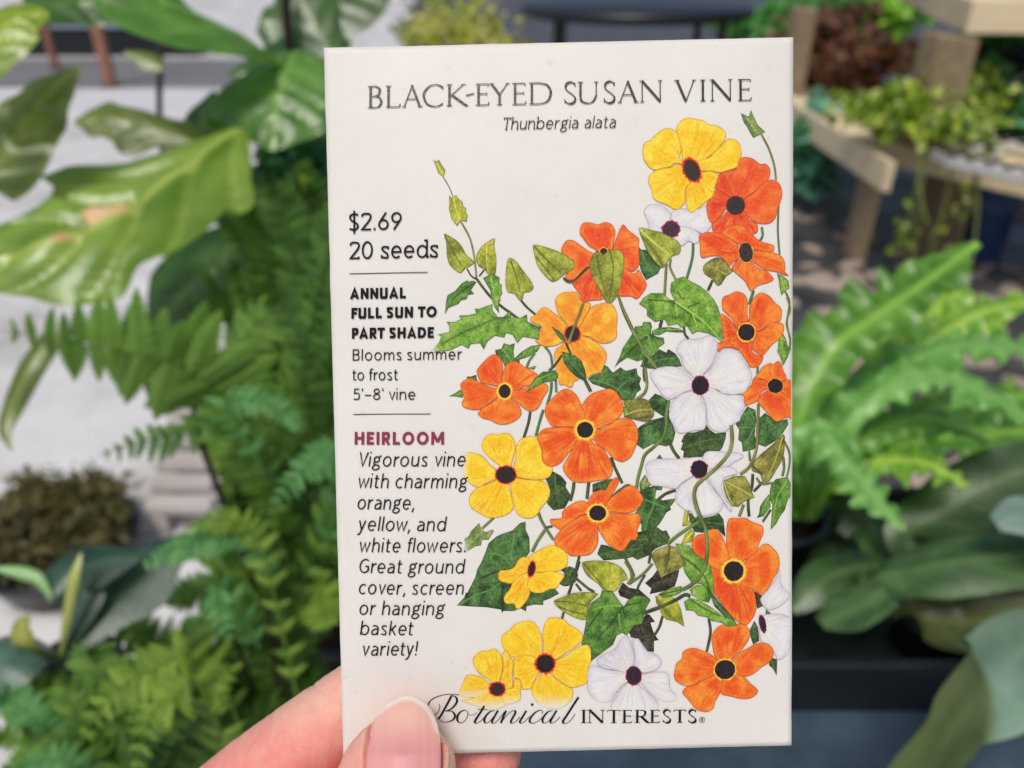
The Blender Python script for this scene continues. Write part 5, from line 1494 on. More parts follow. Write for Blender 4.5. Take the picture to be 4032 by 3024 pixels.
n1 = m.noise(tc, 2.2, 6, 0.65); n2 = m.noise(tc, 16, 5, 0.7)
c = m.ramp(n1, [(0.35, tuple(s2l((52, 54, 58)))), (0.58, tuple(s2l((88, 87, 88)))), (0.78, tuple(s2l((132, 122, 114))))])
m.l(c, m.b.inputs['Base Color']); m.l(m.ramp(n1, [(0.3, (0.22,) * 3), (0.7, (0.6,) * 3)]), m.b.inputs['Roughness']); m.bump(n2, 0.3, 0.01)
structure(mesh_obj('dark_paving', [(0.05, 0.8, FLOOR + .004), (40, 0.8, FLOOR + .004), (40, 60, FLOOR + .004), (-6, 60, FLOOR + .004), (-1.3, 9, FLOOR + .004)], [(0, 1, 2, 3, 4)], m.m))
# ================================================================== the bench in front and what stands on it
BZ = -0.50
M_BENCH = flat_mat('slate_grey_metal', (66, 86, 102), 0.5, 0.3, 30, 0.5, 0.2)
M_BLACKPL = flat_mat('black_plastic', (32, 36, 41), 0.34, 0.2, 60, 0.5, 0.1)
M_SOIL = flat_mat('soil', (40, 32, 24), 0.95, 0.5, 90, 0.1, 0.8, 0.01)
bench = thing('display_bench', 'slate grey display bench across the foreground, dusty metal top', 'bench', (0, 0.2, FLOOR))
bl = lambda v: np.asarray(v, float) - np.array([0, 0.2, FLOOR])
box(bl((-0.03, -0.25, BZ - .03)), (1.03, 0, 0), (0, 0.73, 0), (0, 0, .03), 'bench_top', M_BENCH, bench)
for x in (-0.01, 0.92):
    for y in (-0.2, 0.42):
        box(bl((x, y, FLOOR)), (.05, 0, 0), (0, .05, 0), (0, 0, BZ - .03 - FLOOR), 'leg', M_BLACKPL, bench)

def tray(name, label, x0, x1, y0, y1, z, h=.05):
    t = thing(name, label, 'tray', ((x0 + x1) / 2, (y0 + y1) / 2, z))
    o = np.array(t.location)
    w = .008
    for (c, a, b) in (((x0, y0, z), (x1 - x0, 0, 0), (0, w, 0)), ((x0, y1 - w, z), (x1 - x0, 0, 0), (0, w, 0)),
                      ((x0, y0 + w, z), (w, 0, 0), (0, y1 - y0 - 2 * w, 0)), ((x1 - w, y0 + w, z), (w, 0, 0), (0, y1 - y0 - 2 * w, 0))):
        box(np.array(c, float) - o, a, b, (0, 0, h), 'rim', M_BLACKPL, t, .002)
    box(np.array((x0 + w, y0 + w, z + .001)) - o, (x1 - x0 - 2 * w, 0, 0), (0, y1 - y0 - 2 * w, 0), (0, 0, .006), 'tray_floor', M_BLACKPL, t, .001)
    return t
tray('plant_tray', 'low black plastic tray on the bench under the wavy fern', 0.10, 0.62, 0.375, 0.585, BZ)

def pot(label, c, r, h, mat, cat='plant pot'):
    t = thing('plant_pot', label, cat, c)
    lathe([(r * .72, 0), (r * .97, h * .88), (r * 1.04, h * .88), (r * 1.04, h), (r * .95, h), (r * .93, h * .86), (0.001, h * .86)], (0, 0, 0), 'pot_wall', mat, t)
    lathe([(r * .90, h * .862), (r * .5, h * .9), (.001, h * .91)], (0, 0, 0), 'soil', M_SOIL, t)
    return t
pot('black pot in the tray holding the wavy fern', (0.225, 0.52, BZ + .008), .045, .07, M_BLACKPL)
pot('black pot at the front of the tray holding broad strap leaves', (0.335, 0.432, BZ + .008), .038, .045, M_BLACKPL)
pot('wide black pot holding the big lacy fern', (-0.25, 0.50, FLOOR), .17, .57, M_BLACKPL)
pot('dark pot behind the lacy fern, holding the glossy large-leaved plant', (-0.27, 0.80, FLOOR), .16, .32, flat_mat('dark_glaze', (44, 44, 46), .4))
pot('tall slim black pot in the lower left holding blue-green leaves', (-0.335, 0.40, FLOOR), .034, .87, M_BLACKPL)
pot('dark pot under the pale striped leaf at the right end of the bench', (0.184, 0.21, BZ), .06, .08, M_BLACKPL)

# ------------------------------------------------------------------ wavy fern (right)
G_WAVE = ((88, 134, 36), (46, 94, 24), (114, 164, 74), (146, 186, 80))
G_WAVEL = ((110, 160, 42), (74, 126, 28), (164, 198, 84), (172, 200, 92))
G_WAVEB = ((110, 162, 66), (66, 124, 44), (142, 192, 122), (136, 180, 104))
wf = thing('wavy_fern', 'fresh green fern with crinkled strap leaves, right of the packet', 'fern', (0.225, 0.52, BZ + .07))
wo_ = np.array(wf.location)
def sub(o, par):
    """re-express a child built in world space in its thing's own space"""
    off_ = Vector(par.location)
    for v in o.data.vertices:
        v.co -= off_
    o.parent = par
    return o
R0 = (1740, 1120, .64)
for mid, hw, pal, kw in [
    ([R0, (1716, 960, .60), (1790, 765, .60), (1900, 678, .62), (2005, 605, .64), (2112, 524, .66)], [8, 34, 62, 62, 52, 6], G_WAVE, dict(ruffle=0.27, rn=11, tilt=.5)),
    ([R0, (1760, 930, .66), (1880, 810, .70), (2040, 716, .72), (2140, 668, .72), (2260, 650, .72)], [8, 24, 34, 34, 34, 20], G_WAVEL, dict(ruffle=0.28, rn=10, tilt=.9)),
    ([R0, (1790, 930, .64), (1900, 820, .66), (2030, 752, .67), (2130, 745, .67), (2260, 760, .67)], [8, 22, 34, 34, 36, 30], G_WAVEB, dict(ruffle=0.34, rn=11, tilt=1.4)),
    ([R0, (1800, 960, .58), (1900, 850, .57), (2010, 810, .56), (2110, 840, .55), (2230, 905, .54)], [8, 26, 36, 40, 38, 24], G_WAVEB, dict(ruffle=0.29, rn=10, tilt=1.2)),
    ([R0, (1730, 1000, .58), (1775, 935, .55), (1830, 1000, .53), (1880, 1066, .525), (1955, 1145, .52)], [8, 22, 36, 36, 34, 5], G_WAVEB, dict(ruffle=0.32, rn=13, tilt=.7, serr=.25)),
    ([R0, (1700, 980, .66), (1690, 860, .68), (1712, 780, .70), (1745, 700, .72)], [8, 26, 36, 30, 5], G_WAVE, dict(ruffle=0.28, rn=10, tilt=.5)),
    ([R0, (1800, 1000, .60), (1900, 930, .60), (2010, 905, .60), (2150, 950, .60)], [8, 26, 36, 36, 8], G_WAVE, dict(ruffle=0.30, rn=11, tilt=1.0)),
    ([R0, (1830, 1010, .66), (1960, 960, .70), (2090, 940, .72), (2260, 930, .74)], [8, 26, 36, 36, 26], G_WAVE, dict(ruffle=0.30, rn=13, tilt=1.0)),
    ([R0, (1690, 1060, .62), (1640, 1010, .60), (1600, 1040, .58)], [8, 30, 34, 6], G_WAVE, dict(ruffle=0.28, rn=10, tilt=.6)),
    ([R0, (1790, 1050, .60), (1890, 1000, .59), (2000, 1000, .58), (2090, 1050, .57)], [8, 24, 32, 30, 6], G_WAVEL, dict(ruffle=0.32, rn=11, tilt=1.1)),
    ([R0, (1670, 920, .74), (1650, 800, .78), (1690, 700, .80)], [8, 30, 36, 6], G_WAVE, dict(ruffle=0.28, rn=10, tilt=.5)),
    ([R0, (1850, 900, .72), (1930, 760, .76), (2060, 640, .80), (2090, 560, .82)], [8, 22, 26, 22, 5], G_WAVEL, dict(ruffle=0.28, rn=10, tilt=.8)),
    ([R0, (1860, 980, .78), (2000, 900, .82), (2150, 860, .86), (2290, 850, .88)], [8, 24, 34, 34, 20], G_WAVE, dict(ruffle=0.32, rn=13, tilt=1.0)),
]:
    sub(bpx(mid, hw, pal=pal, mat=M_STRAP, **{**dict(fold=.12, veins=12, seed=random.random() * 6, nu=7, rows=18, quilt=.05, sweep=.4, serr=.5), **kw}), wf)

# ------------------------------------------------------------------ broad strap-leaved plant (right, below)
G_BR = ((68, 98, 54), (34, 60, 34), (92, 122, 84), (96, 126, 80))
G_BRD = ((52, 82, 42), (34, 60, 32), (80, 110, 64), (92, 118, 72))
G_OL = ((76, 84, 34), (54, 62, 26), (100, 108, 56), (104, 112, 60))
G_PALE = ((126, 152, 124), (92, 124, 96), (158, 182, 158), (140, 166, 136))
sp = thing('strap_leaf_plant', 'dark green plant with smooth broad strap leaves in the lower right', 'plant', (0.335, 0.432, BZ + .05))
R1 = (1930, 1330, .60)
for mid, hw, pal, kw in [
    ([(2080, 1290, .62), (1960, 1170, .62), (2050, 1095, .61), (2150, 1040, .60), (2290, 990, .58)], [10, 40, 62, 66, 50], G_BRD, dict(tilt=.5)),
    ([R1, (1880, 1255, .57), (1960, 1232, .55), (2080, 1210, .53), (2280, 1195, .52)], [8, 26, 48, 56, 50], G_BR, dict(tilt=1.2)),
    ([R1, (1925, 1270, .56), (1870, 1300, .54), (1820, 1325, .53), (1772, 1345, .525)], [8, 24, 32, 30, 12], G_BR, dict(tilt=1.3)),
    ([R1, (1900, 1230, .59), (1830, 1232, .58), (1770, 1262, .57), (1712, 1320, .565)], [8, 26, 34, 34, 8], G_BRD, dict(tilt=1.0)),
    ([R1, (1980, 1330, .56), (2080, 1345, .55), (2160, 1330, .54), (2280, 1300, .53)], [10, 44, 66, 70, 50], G_OL, dict(tilt=.15)),
    ([R1, (1900, 1160, .66), (1820, 1090, .68), (1740, 1110, .69)], [8, 40, 44, 8], G_BRD, dict(tilt=.8)),
    ([R1, (1850, 1180, .68), (1780, 1190, .70), (1690, 1230, .71)], [8, 40, 44, 8], G_BRD, dict(tilt=.8)),
    ([R1, (2080, 1180, .66), (2170, 1120, .66), (2280, 1090, .66)], [8, 40, 54, 40], G_BRD, dict(tilt=.6)),
]:
    sub(bpx(mid, hw, pal=pal, mat=M_STRAP, fold=.2, veins=5, seed=random.random() * 6, nu=6, ruffle=.08, rn=2, **kw), sp)
fz = thing('felted_leaf_plant', 'plant with one grey felted leaf showing at the right edge of the picture', 'plant', tuple(at(2290, 1200, .5)))
sub(bpx([(2330, 1180, .5), (2230, 1115, .5), (2150, 1130, .5)], [40, 44, 14], pal=((112, 136, 130), (84, 110, 104), (140, 160, 154), (120, 144, 136)), mat=M_STRAP, tilt=.9, nu=5), fz)
_p = at(2330, 1180, .5)
sub(stem_tube([(_p[0] + .03, _p[1], BZ), (_p[0] + .03, _p[1], BZ + .05), (_p[0] + .01, _p[1], _p[2] - .02), _p], .004, M_FERN, 'stem', None, (90, 110, 90)), fz)
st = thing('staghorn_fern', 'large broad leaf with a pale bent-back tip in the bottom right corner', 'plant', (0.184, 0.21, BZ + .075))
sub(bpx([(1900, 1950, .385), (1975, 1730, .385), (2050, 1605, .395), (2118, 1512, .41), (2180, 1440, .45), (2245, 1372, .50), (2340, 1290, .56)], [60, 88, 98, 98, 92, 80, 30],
        pal=((128, 156, 136), (98, 130, 110), (154, 180, 164), (140, 166, 146)), mat=M_STRAP, tilt=[-.5, -.5, -.45, -.1, 1.8, 2.2, 2.2], fold=.08, veins=4, seed=2.2, nu=7, rows=14, under=(.55, (84, 98, 54))), st)  # olive from the base to the bend, pale grey-green beyond it

# ------------------------------------------------------------------ lacy fern (left)
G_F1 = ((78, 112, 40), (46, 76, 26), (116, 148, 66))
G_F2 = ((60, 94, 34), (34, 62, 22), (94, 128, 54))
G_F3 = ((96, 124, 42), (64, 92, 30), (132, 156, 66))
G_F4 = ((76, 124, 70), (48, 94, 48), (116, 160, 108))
fern = thing('lacy_fern', 'big lacy fern spilling over the left half of the picture beside the packet', 'fern', (-0.25, 0.50, FLOOR + .55))
upv = CR @ np.array([0.0, .55, 1.0])
def fr(mid, length, npin, col, seed, **kw):
    P = [at(*p) for p in mid]
    d = np.mean([p[2] for p in mid])
    upx = kw.pop('up', upv)
    kw['wid'] = kw.get('wid', .2) * 1.25
    sub(frond(P, length / 1661.2 * d, int(npin * 1.15), None, col, upx, seed, **kw), fern)
fr([(600, 1050, .60), (500, 880, .58), (420, 808, .56), (300, 768, .55), (150, 738, .545), (5, 712, .54)], 150, 19, G_F1, 1, wid=.21, lobes=8, lace=.35, lean=.1, droop=.1, up=CR @ np.array([0, -.45, 1.0]))
fr([(600, 1050, .62), (480, 850, .62), (540, 715, .62), (620, 655, .63), (740, 590, .64)], 90, 15, G_F1, 2, wid=.2, lobes=7)
fr([(600, 1050, .58), (500, 905, .56), (400, 935, .54), (300, 955, .53), (215, 985, .525)], 60, 13, G_F2, 3, wid=.24, lobes=6)
fr([(560, 1000, .56), (486, 870, .54), (560, 868, .53), (625, 895, .52), (648, 935, .515)], 46, 14, G_F4, 4, wid=.22, lobes=6)
fr([(600, 1250, .56), (520, 1160, .54), (440, 1170, .53), (370, 1190, .52), (305, 1228, .515)], 48, 13, G_F4, 5, wid=.3, lobes=5, lace=.3)
fr([(700, 1200, .56), (740, 980, .53), (690, 985, .52), (640, 1030, .51), (585, 1095, .505)], 62, 13, G_F4, 6, wid=.2, lobes=6)
fr([(560, 1400, .52), (480, 1270, .5), (470, 1320, .49), (500, 1390, .485)], 44, 10, G_F4, 7, wid=.26, lobes=5)
fr([(480, 1660, .50), (420, 1430, .47), (330, 1450, .46), (240, 1500, .45), (170, 1610, .445)], 74, 13, G_F3, 8, wid=.22, lobes=6)
fr([(520, 1700, .50), (430, 1480, .46), (370, 1500, .45), (320, 1560, .445), (290, 1680, .44)], 70, 13, G_F3, 9, wid=.22, lobes=6)
fr([(560, 1700, .50), (470, 1440, .48), (460, 1480, .47), (490, 1540, .465)], 52, 11, G_F3, 10, wid=.22, lobes=6)
fr([(640, 1500, .54), (560, 1180, .54), (480, 1120, .53), (400, 1146, .52)], 46, 19, G_F3, 11, wid=.2, lobes=7)
fr([(640, 1300, .58), (700, 1130, .56), (740, 1060, .55), (800, 1040, .54)], 60, 10, G_F1, 12, wid=.24)
rg = np.random.default_rng(11)
k = 20
for i in range(84):
    if i < 24:
        tx, ty = rg.uniform(470, 790), rg.uniform(350, 900); rx, ry = 650 + rg.uniform(-60, 90), 1000
    elif i < 54:
        tx, ty = rg.uniform(330, 790), rg.uniform(900, 1400); rx, ry = 640 + rg.uniform(-60, 60), 1330
        if tx < 470 and ty < 1200: tx += 140
    else:
        tx, ty = rg.uniform(-10, 740), rg.uniform(1390, 1720); rx, ry = 480 + rg.uniform(-160, 120), 1660
        if tx < 120 and ty < 1460: ty += 120
    d1 = rg.uniform(.50, .70) if i % 3 else rg.uniform(.70, .8)
    d0 = d1 + rg.uniform(.02, .1)
    vx, vy = tx - rx, ty - ry
    l = math.hypot(vx, vy) + 1e-6; sc = min(1, 330 / l)
    bx, by = tx - vx * sc, ty - vy * sc
    mx_, my_ = (bx + tx) / 2 + rg.uniform(-25, 25), (by + ty) / 2 - rg.uniform(20, 70)
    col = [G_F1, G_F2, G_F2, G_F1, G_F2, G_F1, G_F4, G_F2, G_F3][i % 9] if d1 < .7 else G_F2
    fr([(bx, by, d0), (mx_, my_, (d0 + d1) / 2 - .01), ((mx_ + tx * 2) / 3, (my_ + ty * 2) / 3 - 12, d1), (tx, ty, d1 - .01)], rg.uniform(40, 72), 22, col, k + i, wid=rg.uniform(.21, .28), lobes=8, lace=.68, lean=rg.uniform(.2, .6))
fern_front = fern
fern = thing('lacy_fern', 'darker lacy fern behind the big one, close along the left edge of the packet', 'fern', (-0.20, 0.74, FLOOR + .55))
pot('black pot of the fern farther back, hidden among fronds', (-0.20, 0.74, FLOOR), .13, .57, M_BLACKPL)
for i in range(88):
    q = i % 3
    if q == 0:
        tx, ty = rg.uniform(500, 780), rg.uniform(400, 900); rx, ry = 690, 980
    elif q == 1:
        tx, ty = rg.uniform(420, 780), rg.uniform(880, 1300); rx, ry = 660, 1240
    else:
        tx, ty = rg.uniform(230, 760), rg.uniform(1300, 1700); rx, ry = 560, 1560
    d1 = rg.uniform(.64, .84); d0 = d1 + .05
    vx, vy = tx - rx, ty - ry
    l = math.hypot(vx, vy) + 1e-6; sc = min(1, 260 / l)
    bx, by = tx - vx * sc, ty - vy * sc
    mx_, my_ = (bx + tx) / 2 + rg.uniform(-25, 25), (by + ty) / 2 - rg.uniform(15, 55)
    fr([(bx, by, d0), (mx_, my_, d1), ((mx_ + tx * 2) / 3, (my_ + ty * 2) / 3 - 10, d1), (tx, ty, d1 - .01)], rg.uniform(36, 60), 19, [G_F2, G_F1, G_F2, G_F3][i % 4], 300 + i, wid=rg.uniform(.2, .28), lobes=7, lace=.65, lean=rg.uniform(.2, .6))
fern = thing('lacy_fern', 'low lacy fern filling the bottom left corner of the picture', 'fern', (-0.30, 0.33, FLOOR + .72))
pot('black pot of the low fern in the bottom left corner', (-0.30, 0.33, FLOOR), .07, .74, M_BLACKPL)
for i in range(46):
    tx, ty = rg.uniform(-20, 430), rg.uniform(1400, 1700)
    if tx < 150: ty = max(ty, 1500 - .4 * tx)
    rx, ry = 230, 1720
    d1 = rg.uniform(.47, .57); d0 = d1 + .03
    vx, vy = tx - rx, ty - ry
    l = math.hypot(vx, vy) + 1e-6; sc = min(1, 230 / l)
    bx, by = tx - vx * sc, ty - vy * sc
    mx_, my_ = (bx + tx) / 2 + rg.uniform(-25, 25), (by + ty) / 2 - rg.uniform(15, 50)
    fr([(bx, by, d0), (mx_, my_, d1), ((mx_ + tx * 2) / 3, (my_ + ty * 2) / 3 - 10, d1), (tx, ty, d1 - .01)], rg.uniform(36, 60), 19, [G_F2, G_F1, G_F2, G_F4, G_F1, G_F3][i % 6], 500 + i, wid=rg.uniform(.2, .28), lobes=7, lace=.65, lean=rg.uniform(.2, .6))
fern = fern_front
for q in range(7):
    b = at(rg.uniform(430, 660), rg.uniform(1300, 1640), rg.uniform(.54, .62))
    sub(stem_tube([(-0.25 + rg.uniform(-.05, .05), 0.5, FLOOR + .52), (-0.25 + .5 * (b[0] + .25), .5 + .4 * (b[1] - .5), -.66), b], .002, M_FERN, 'stem', None, (70, 66, 40)), fern)
sub(stem_tube([at(600, 1400, .60), at(480, 1080, .62), at(432, 950, .62), at(418, 880, .62)], .0026, M_FERN, 'stem', None, (52, 36, 24)), fern)


# ------------------------------------------------------------------ glossy large-leaved plant (upper left)
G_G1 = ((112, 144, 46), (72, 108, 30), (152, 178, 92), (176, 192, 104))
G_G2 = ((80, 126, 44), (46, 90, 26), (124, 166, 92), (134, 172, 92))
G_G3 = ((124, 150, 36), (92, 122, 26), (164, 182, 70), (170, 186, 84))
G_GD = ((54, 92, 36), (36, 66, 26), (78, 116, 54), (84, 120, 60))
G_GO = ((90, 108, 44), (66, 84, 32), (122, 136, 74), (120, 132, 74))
gp = thing('glossy_leaf_plant', 'tall plant with large quilted glossy leaves filling the upper left corner', 'plant', (-0.27, 0.80, FLOOR + .3))
SPOT = ((.46, .10, .13, (236, 186, 154)), (.52, .14, .14, (240, 194, 166)), (.66, .02, .07, (214, 160, 128)))
for mid, hw, pal, kw in [
    ([(520, 276, .74), (440, 330, .70), (335, 420, .66), (240, 480, .63), (130, 522, .61), (0, 562, .60), (-90, 590, .60)], [(20, 20), (104, 84), (140, 176), (138, 215), (132, 180), (90, 120), (15, 15)], G_G1, dict(tilt=.45, wsc=1.12, quilt=.11, veins=5, sweep=1.5, spots=SPOT, fold=.14, serr=.28, rn=5, rows=14)),
    ([(606, 134, .78), (520, 80, .74), (410, 30, .70), (300, -20, .68), (180, -90, .67)], [10, 78, 98, 92, 30], G_G2, dict(tilt=.8, quilt=.09, veins=5, sweep=1.4, fold=.16)),
    ([(640, 110, .80), (612, 180, .76), (598, 250, .74), (588, 326, .73)], [(40, 40), (140, 140), (116, 124), (6, 6)], G_G2, dict(tilt=.45, quilt=.10, veins=5, sweep=1.4, fold=.2)),
    ([(-30, 400, .62), (20, 320, .62), (75, 235, .63), (128, 178, .64), (176, 140, .65)], [60, 84, 66, 34, 3], G_GO, dict(tilt=-.1, quilt=.10, veins=6, ruffle=.12, rn=3)),
    ([(-90, 190, .58), (-20, 90, .58), (40, 35, .59), (104, 28, .60)], [50, 70, 60, 10], G_G3, dict(tilt=.4, quilt=.10, veins=5)),
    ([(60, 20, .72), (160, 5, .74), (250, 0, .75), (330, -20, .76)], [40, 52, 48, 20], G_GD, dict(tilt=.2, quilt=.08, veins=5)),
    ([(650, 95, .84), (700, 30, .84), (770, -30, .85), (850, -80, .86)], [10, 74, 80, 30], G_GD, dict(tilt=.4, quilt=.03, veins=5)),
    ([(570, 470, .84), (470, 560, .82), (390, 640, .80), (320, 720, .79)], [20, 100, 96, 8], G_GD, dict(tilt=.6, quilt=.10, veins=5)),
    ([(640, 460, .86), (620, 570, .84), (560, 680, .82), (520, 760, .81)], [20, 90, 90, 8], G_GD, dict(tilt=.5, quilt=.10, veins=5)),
    ([(430, 310, .75), (320, 275, .75), (230, 255, .75), (160, 262, .75)], [20, 56, 52, 5], G_GO, dict(tilt=.3, quilt=.05, veins=4, serr=.4, rn=4)),
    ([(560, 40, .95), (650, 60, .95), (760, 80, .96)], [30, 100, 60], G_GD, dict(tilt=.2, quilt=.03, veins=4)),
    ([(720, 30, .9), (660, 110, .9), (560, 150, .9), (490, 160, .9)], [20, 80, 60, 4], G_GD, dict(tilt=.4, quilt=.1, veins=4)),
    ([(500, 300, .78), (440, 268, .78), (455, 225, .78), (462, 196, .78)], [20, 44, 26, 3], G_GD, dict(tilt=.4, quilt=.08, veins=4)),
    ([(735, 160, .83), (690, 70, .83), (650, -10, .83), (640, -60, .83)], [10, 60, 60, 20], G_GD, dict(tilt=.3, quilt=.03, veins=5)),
    ([(350, 150, .88), (320, 130, .88), (270, 112, .88)], [6, 22, 5], G_GO, dict(tilt=.4)),
    ([(120, 715, .60), (66, 790, .585), (24, 880, .58), (10, 930, .575), (26, 974, .57)], [26, 30, 24, 15, 2], G_GO, dict(tilt=.1, fold=.3)),
    ([(700, 330, .86), (720, 240, .86), (780, 160, .87)], [30, 90, 30], G_G2, dict(tilt=.3, quilt=.1, veins=5)),
    ([(520, 430, .80), (620, 400, .80), (740, 420, .80)], [10, 60, 30], G_GD, dict(tilt=.5, quilt=.1, veins=5)),
]:
    sub(bpx(mid, hw, pal=pal, mat=M_GLOSSY, seed=random.random() * 6, nu=10, **kw), gp)
for P, r, c in [([at(560, 600, .86), at(640, 300, .84), at(627, 130, .82), at(612, -60, .80)], .0052, (40, 28, 22)),
                ([at(545, 445, .80), at(505, 370, .76), at(480, 335, .73)], .0028, (64, 88, 40)),
                ([at(352, 330, .92), at(345, 240, .92), at(346, 140, .92), at(352, -40, .92)], .0036, (58, 42, 30)),
                ([(-0.27, 0.80, FLOOR + .28), at(620, 900, .95), at(560, 600, .86)], .006, (44, 32, 24))]:
    sub(stem_tube(P, r, M_FERN, 'stem', None, c), gp)

# ------------------------------------------------------------------ small curly plant between fern and glossy plant
cp = thing('curly_leaf_plant', 'small crinkled blue-green plant beside the upper left edge of the packet', 'plant', tuple(at(640, 420, .82)))
sub(clump(at(620, 365, .82), .035, .025, 260, .016, [(84, 132, 96), (54, 96, 64), (120, 166, 136), (70, 112, 78)], 31, mat=M_FERN, round_=.8), cp)
sub(clump(at(680, 330, .84), .03, .02, 160, .016, [(84, 132, 96), (54, 96, 64), (120, 166, 136)], 32, mat=M_FERN, round_=.8), cp)
sub(stem_tube([at(640, 400, .82), at(650, 520, .84), at(650, 900, .9)], .002, M_FERN, 'stem', None, (60, 84, 44)), cp)

# ------------------------------------------------------------------ blue-green plant (lower left)
G_BG = ((48, 76, 64), (32, 56, 46), (72, 100, 88), (70, 98, 84))
G_BGL = ((66, 96, 86), (46, 74, 66), (96, 124, 116), (88, 116, 106))
bp = thing('blue_green_plant', 'blue-green plant with broad matte leaves in the lower left corner', 'plant', (-0.335, 0.40, FLOOR + .86))
R2 = (130, 1420, .56)
for mid, hw, pal, kw in [
    ([R2, (215, 1320, .58), (300, 1240, .60), (400, 1160, .62)], [10, 48, 66, 12], G_BG, dict(tilt=.9)),
    ([R2, (180, 1290, .57), (150, 1240, .57), (215, 1215, .58), (300, 1200, .59)], [8, 30, 44, 40, 8], G_BG, dict(tilt=1.0)),
    ([R2, (60, 1390, .53), (0, 1430, .51), (-60, 1520, .50)], [10, 50, 60, 30], G_BGL, dict(tilt=.9)),
    ([R2, (150, 1290, .55), (160, 1240, .55), (175, 1195, .555)], [5, 12, 11, 2], ((150, 162, 70), (116, 130, 50), (178, 186, 100), (176, 182, 110)), dict(tilt=.3)),
    ([(110, 1290, .56), (80, 1250, .56), (40, 1235, .56), (-10, 1228, .56)], [4, 11, 12, 4], ((110, 156, 92), (84, 130, 70), (140, 182, 126), (150, 186, 130)), dict(tilt=.5)),
    ([R2, (60, 1400, .52), (44, 1360, .515), (62, 1330, .515)], [6, 20, 22, 6], ((140, 144, 62), (110, 116, 46), (166, 168, 90), (160, 162, 90)), dict(tilt=.3)),
]:
    sub(bpx(mid, hw, pal=pal, mat=M_STRAP, seed=random.random() * 6, nu=6, fold=.2, **kw), bp)
# ================================================================== on the concrete floor (left)
moss = thing('moss_planter', 'round black pot overflowing with olive brown moss, on the concrete floor', 'plant pot', tuple(onplane(152, 1235, FLOOR)))
mo = np.array(moss.location); mr = 156 / 1661.2 * np.linalg.norm(mo) * .93
lathe([(mr * .7, 0), (mr * .9, mr * .5), (mr * .94, mr * .5), (mr * .94, mr * .58), (mr * .86, mr * .58), (mr * .84, mr * .5), (.001, mr * .5)], (0, 0, 0), 'pot_wall', M_BLACKPL, moss)
o = clump((0, 0, mr * .66), mr * .85, mr * .40, 3800, .03, [(92, 90, 52), (66, 62, 38), (112, 98, 60), (120, 108, 66), (54, 50, 32), (84, 92, 50)], 51, None, 'moss', mat=M_FERN, round_=.45); o.parent = moss

M_GREYW = wood_mat('weathered_wood', (176, 168, 164), (208, 202, 196), 4)
pal_ = thing('wooden_pallet', 'weathered grey slatted pallet lying on the concrete beside the fern', 'pallet', tuple(onplane(390, 1020, FLOOR)))
po = np.array(pal_.location)
rows = [(915, 962), (974, 1014), (1030, 1064), (1080, 1110), (1126, 1158)]
for i, (a, b) in enumerate(rows):
    xl = lambda y: 387 - (y - 905) * .235
    A = onplane(xl(b), b, FLOOR); B = onplane(470, b, FLOOR); Cc = onplane(xl(a), a, FLOOR)
    box(np.array((A[0], A[1], FLOOR + .07)) - po, (B[0] - A[0], 0, 0), (Cc[0] - A[0], Cc[1] - A[1], 0), (0, 0, .022), 'slat', M_GREYW, pal_, .004)
A = onplane(xl(1160), 1160, FLOOR); B = onplane(xl(915), 915, FLOOR)
for dx in (.01, .16):
    box(np.array((A[0] + dx, A[1], FLOOR)) - po, (.04, 0, 0), (B[0] - A[0], B[1] - A[1], 0), (0, 0, .068), 'runner', M_GREYW, pal_, .003)

M_POST = wood_mat('reddish_post_wood', (132, 92, 76), (176, 128, 106), 4)
for (px, py, w, lab) in [(241, 188, .10, 'thick reddish wooden post standing on the concrete, upper left'), (122, 150, .075, 'thinner reddish wooden post beside the thick one, upper left')]:
    g = onplane(px, py, FLOOR)
    t = thing('wooden_post', lab, 'post', tuple(g), 'reddish wooden posts')
    box((-w / 2, -w / 2, .02), (w, 0, 0), (0, w, 0), (0, 0, 3.2), 'shaft', M_POST, t, .008)
    box((-w * .8, -w * .8, 0), (w * 1.6, 0, 0), (0, w * 1.6, 0), (0, 0, .02), 'foot_plate', M_BLACKPL, t, .004)
g = onplane(40, 122, FLOOR)
tr_ = thing('planter_trough', 'long black planter trough with a pale glossy rim, behind the reddish posts', 'planter', (g[0], g[1], FLOOR))
box((-1.0, 0, 0), (3.4, 0, 0), (0, .5, 0), (0, 0, .34), 'trough_body', M_BLACKPL, tr_, .02)
M_RIM = flat_mat('pale_blue_rim', (150, 165, 185), .25, .1, 20)
box((-1.03, -.03, .342), (3.46, 0, 0), (0, .07, 0), (0, 0, .05), 'rim', M_RIM, tr_, .01)
box((-1.03, .46, .342), (3.46, 0, 0), (0, .07, 0), (0, 0, .05), 'rim', M_RIM, tr_, .01)
o = mesh_obj('soil', [(-.98, .03, .30), (2.38, .03, .33), (2.38, .47, .33), (-.98, .47, .33)], [(0, 1, 2, 3)], M_SOIL, tr_)
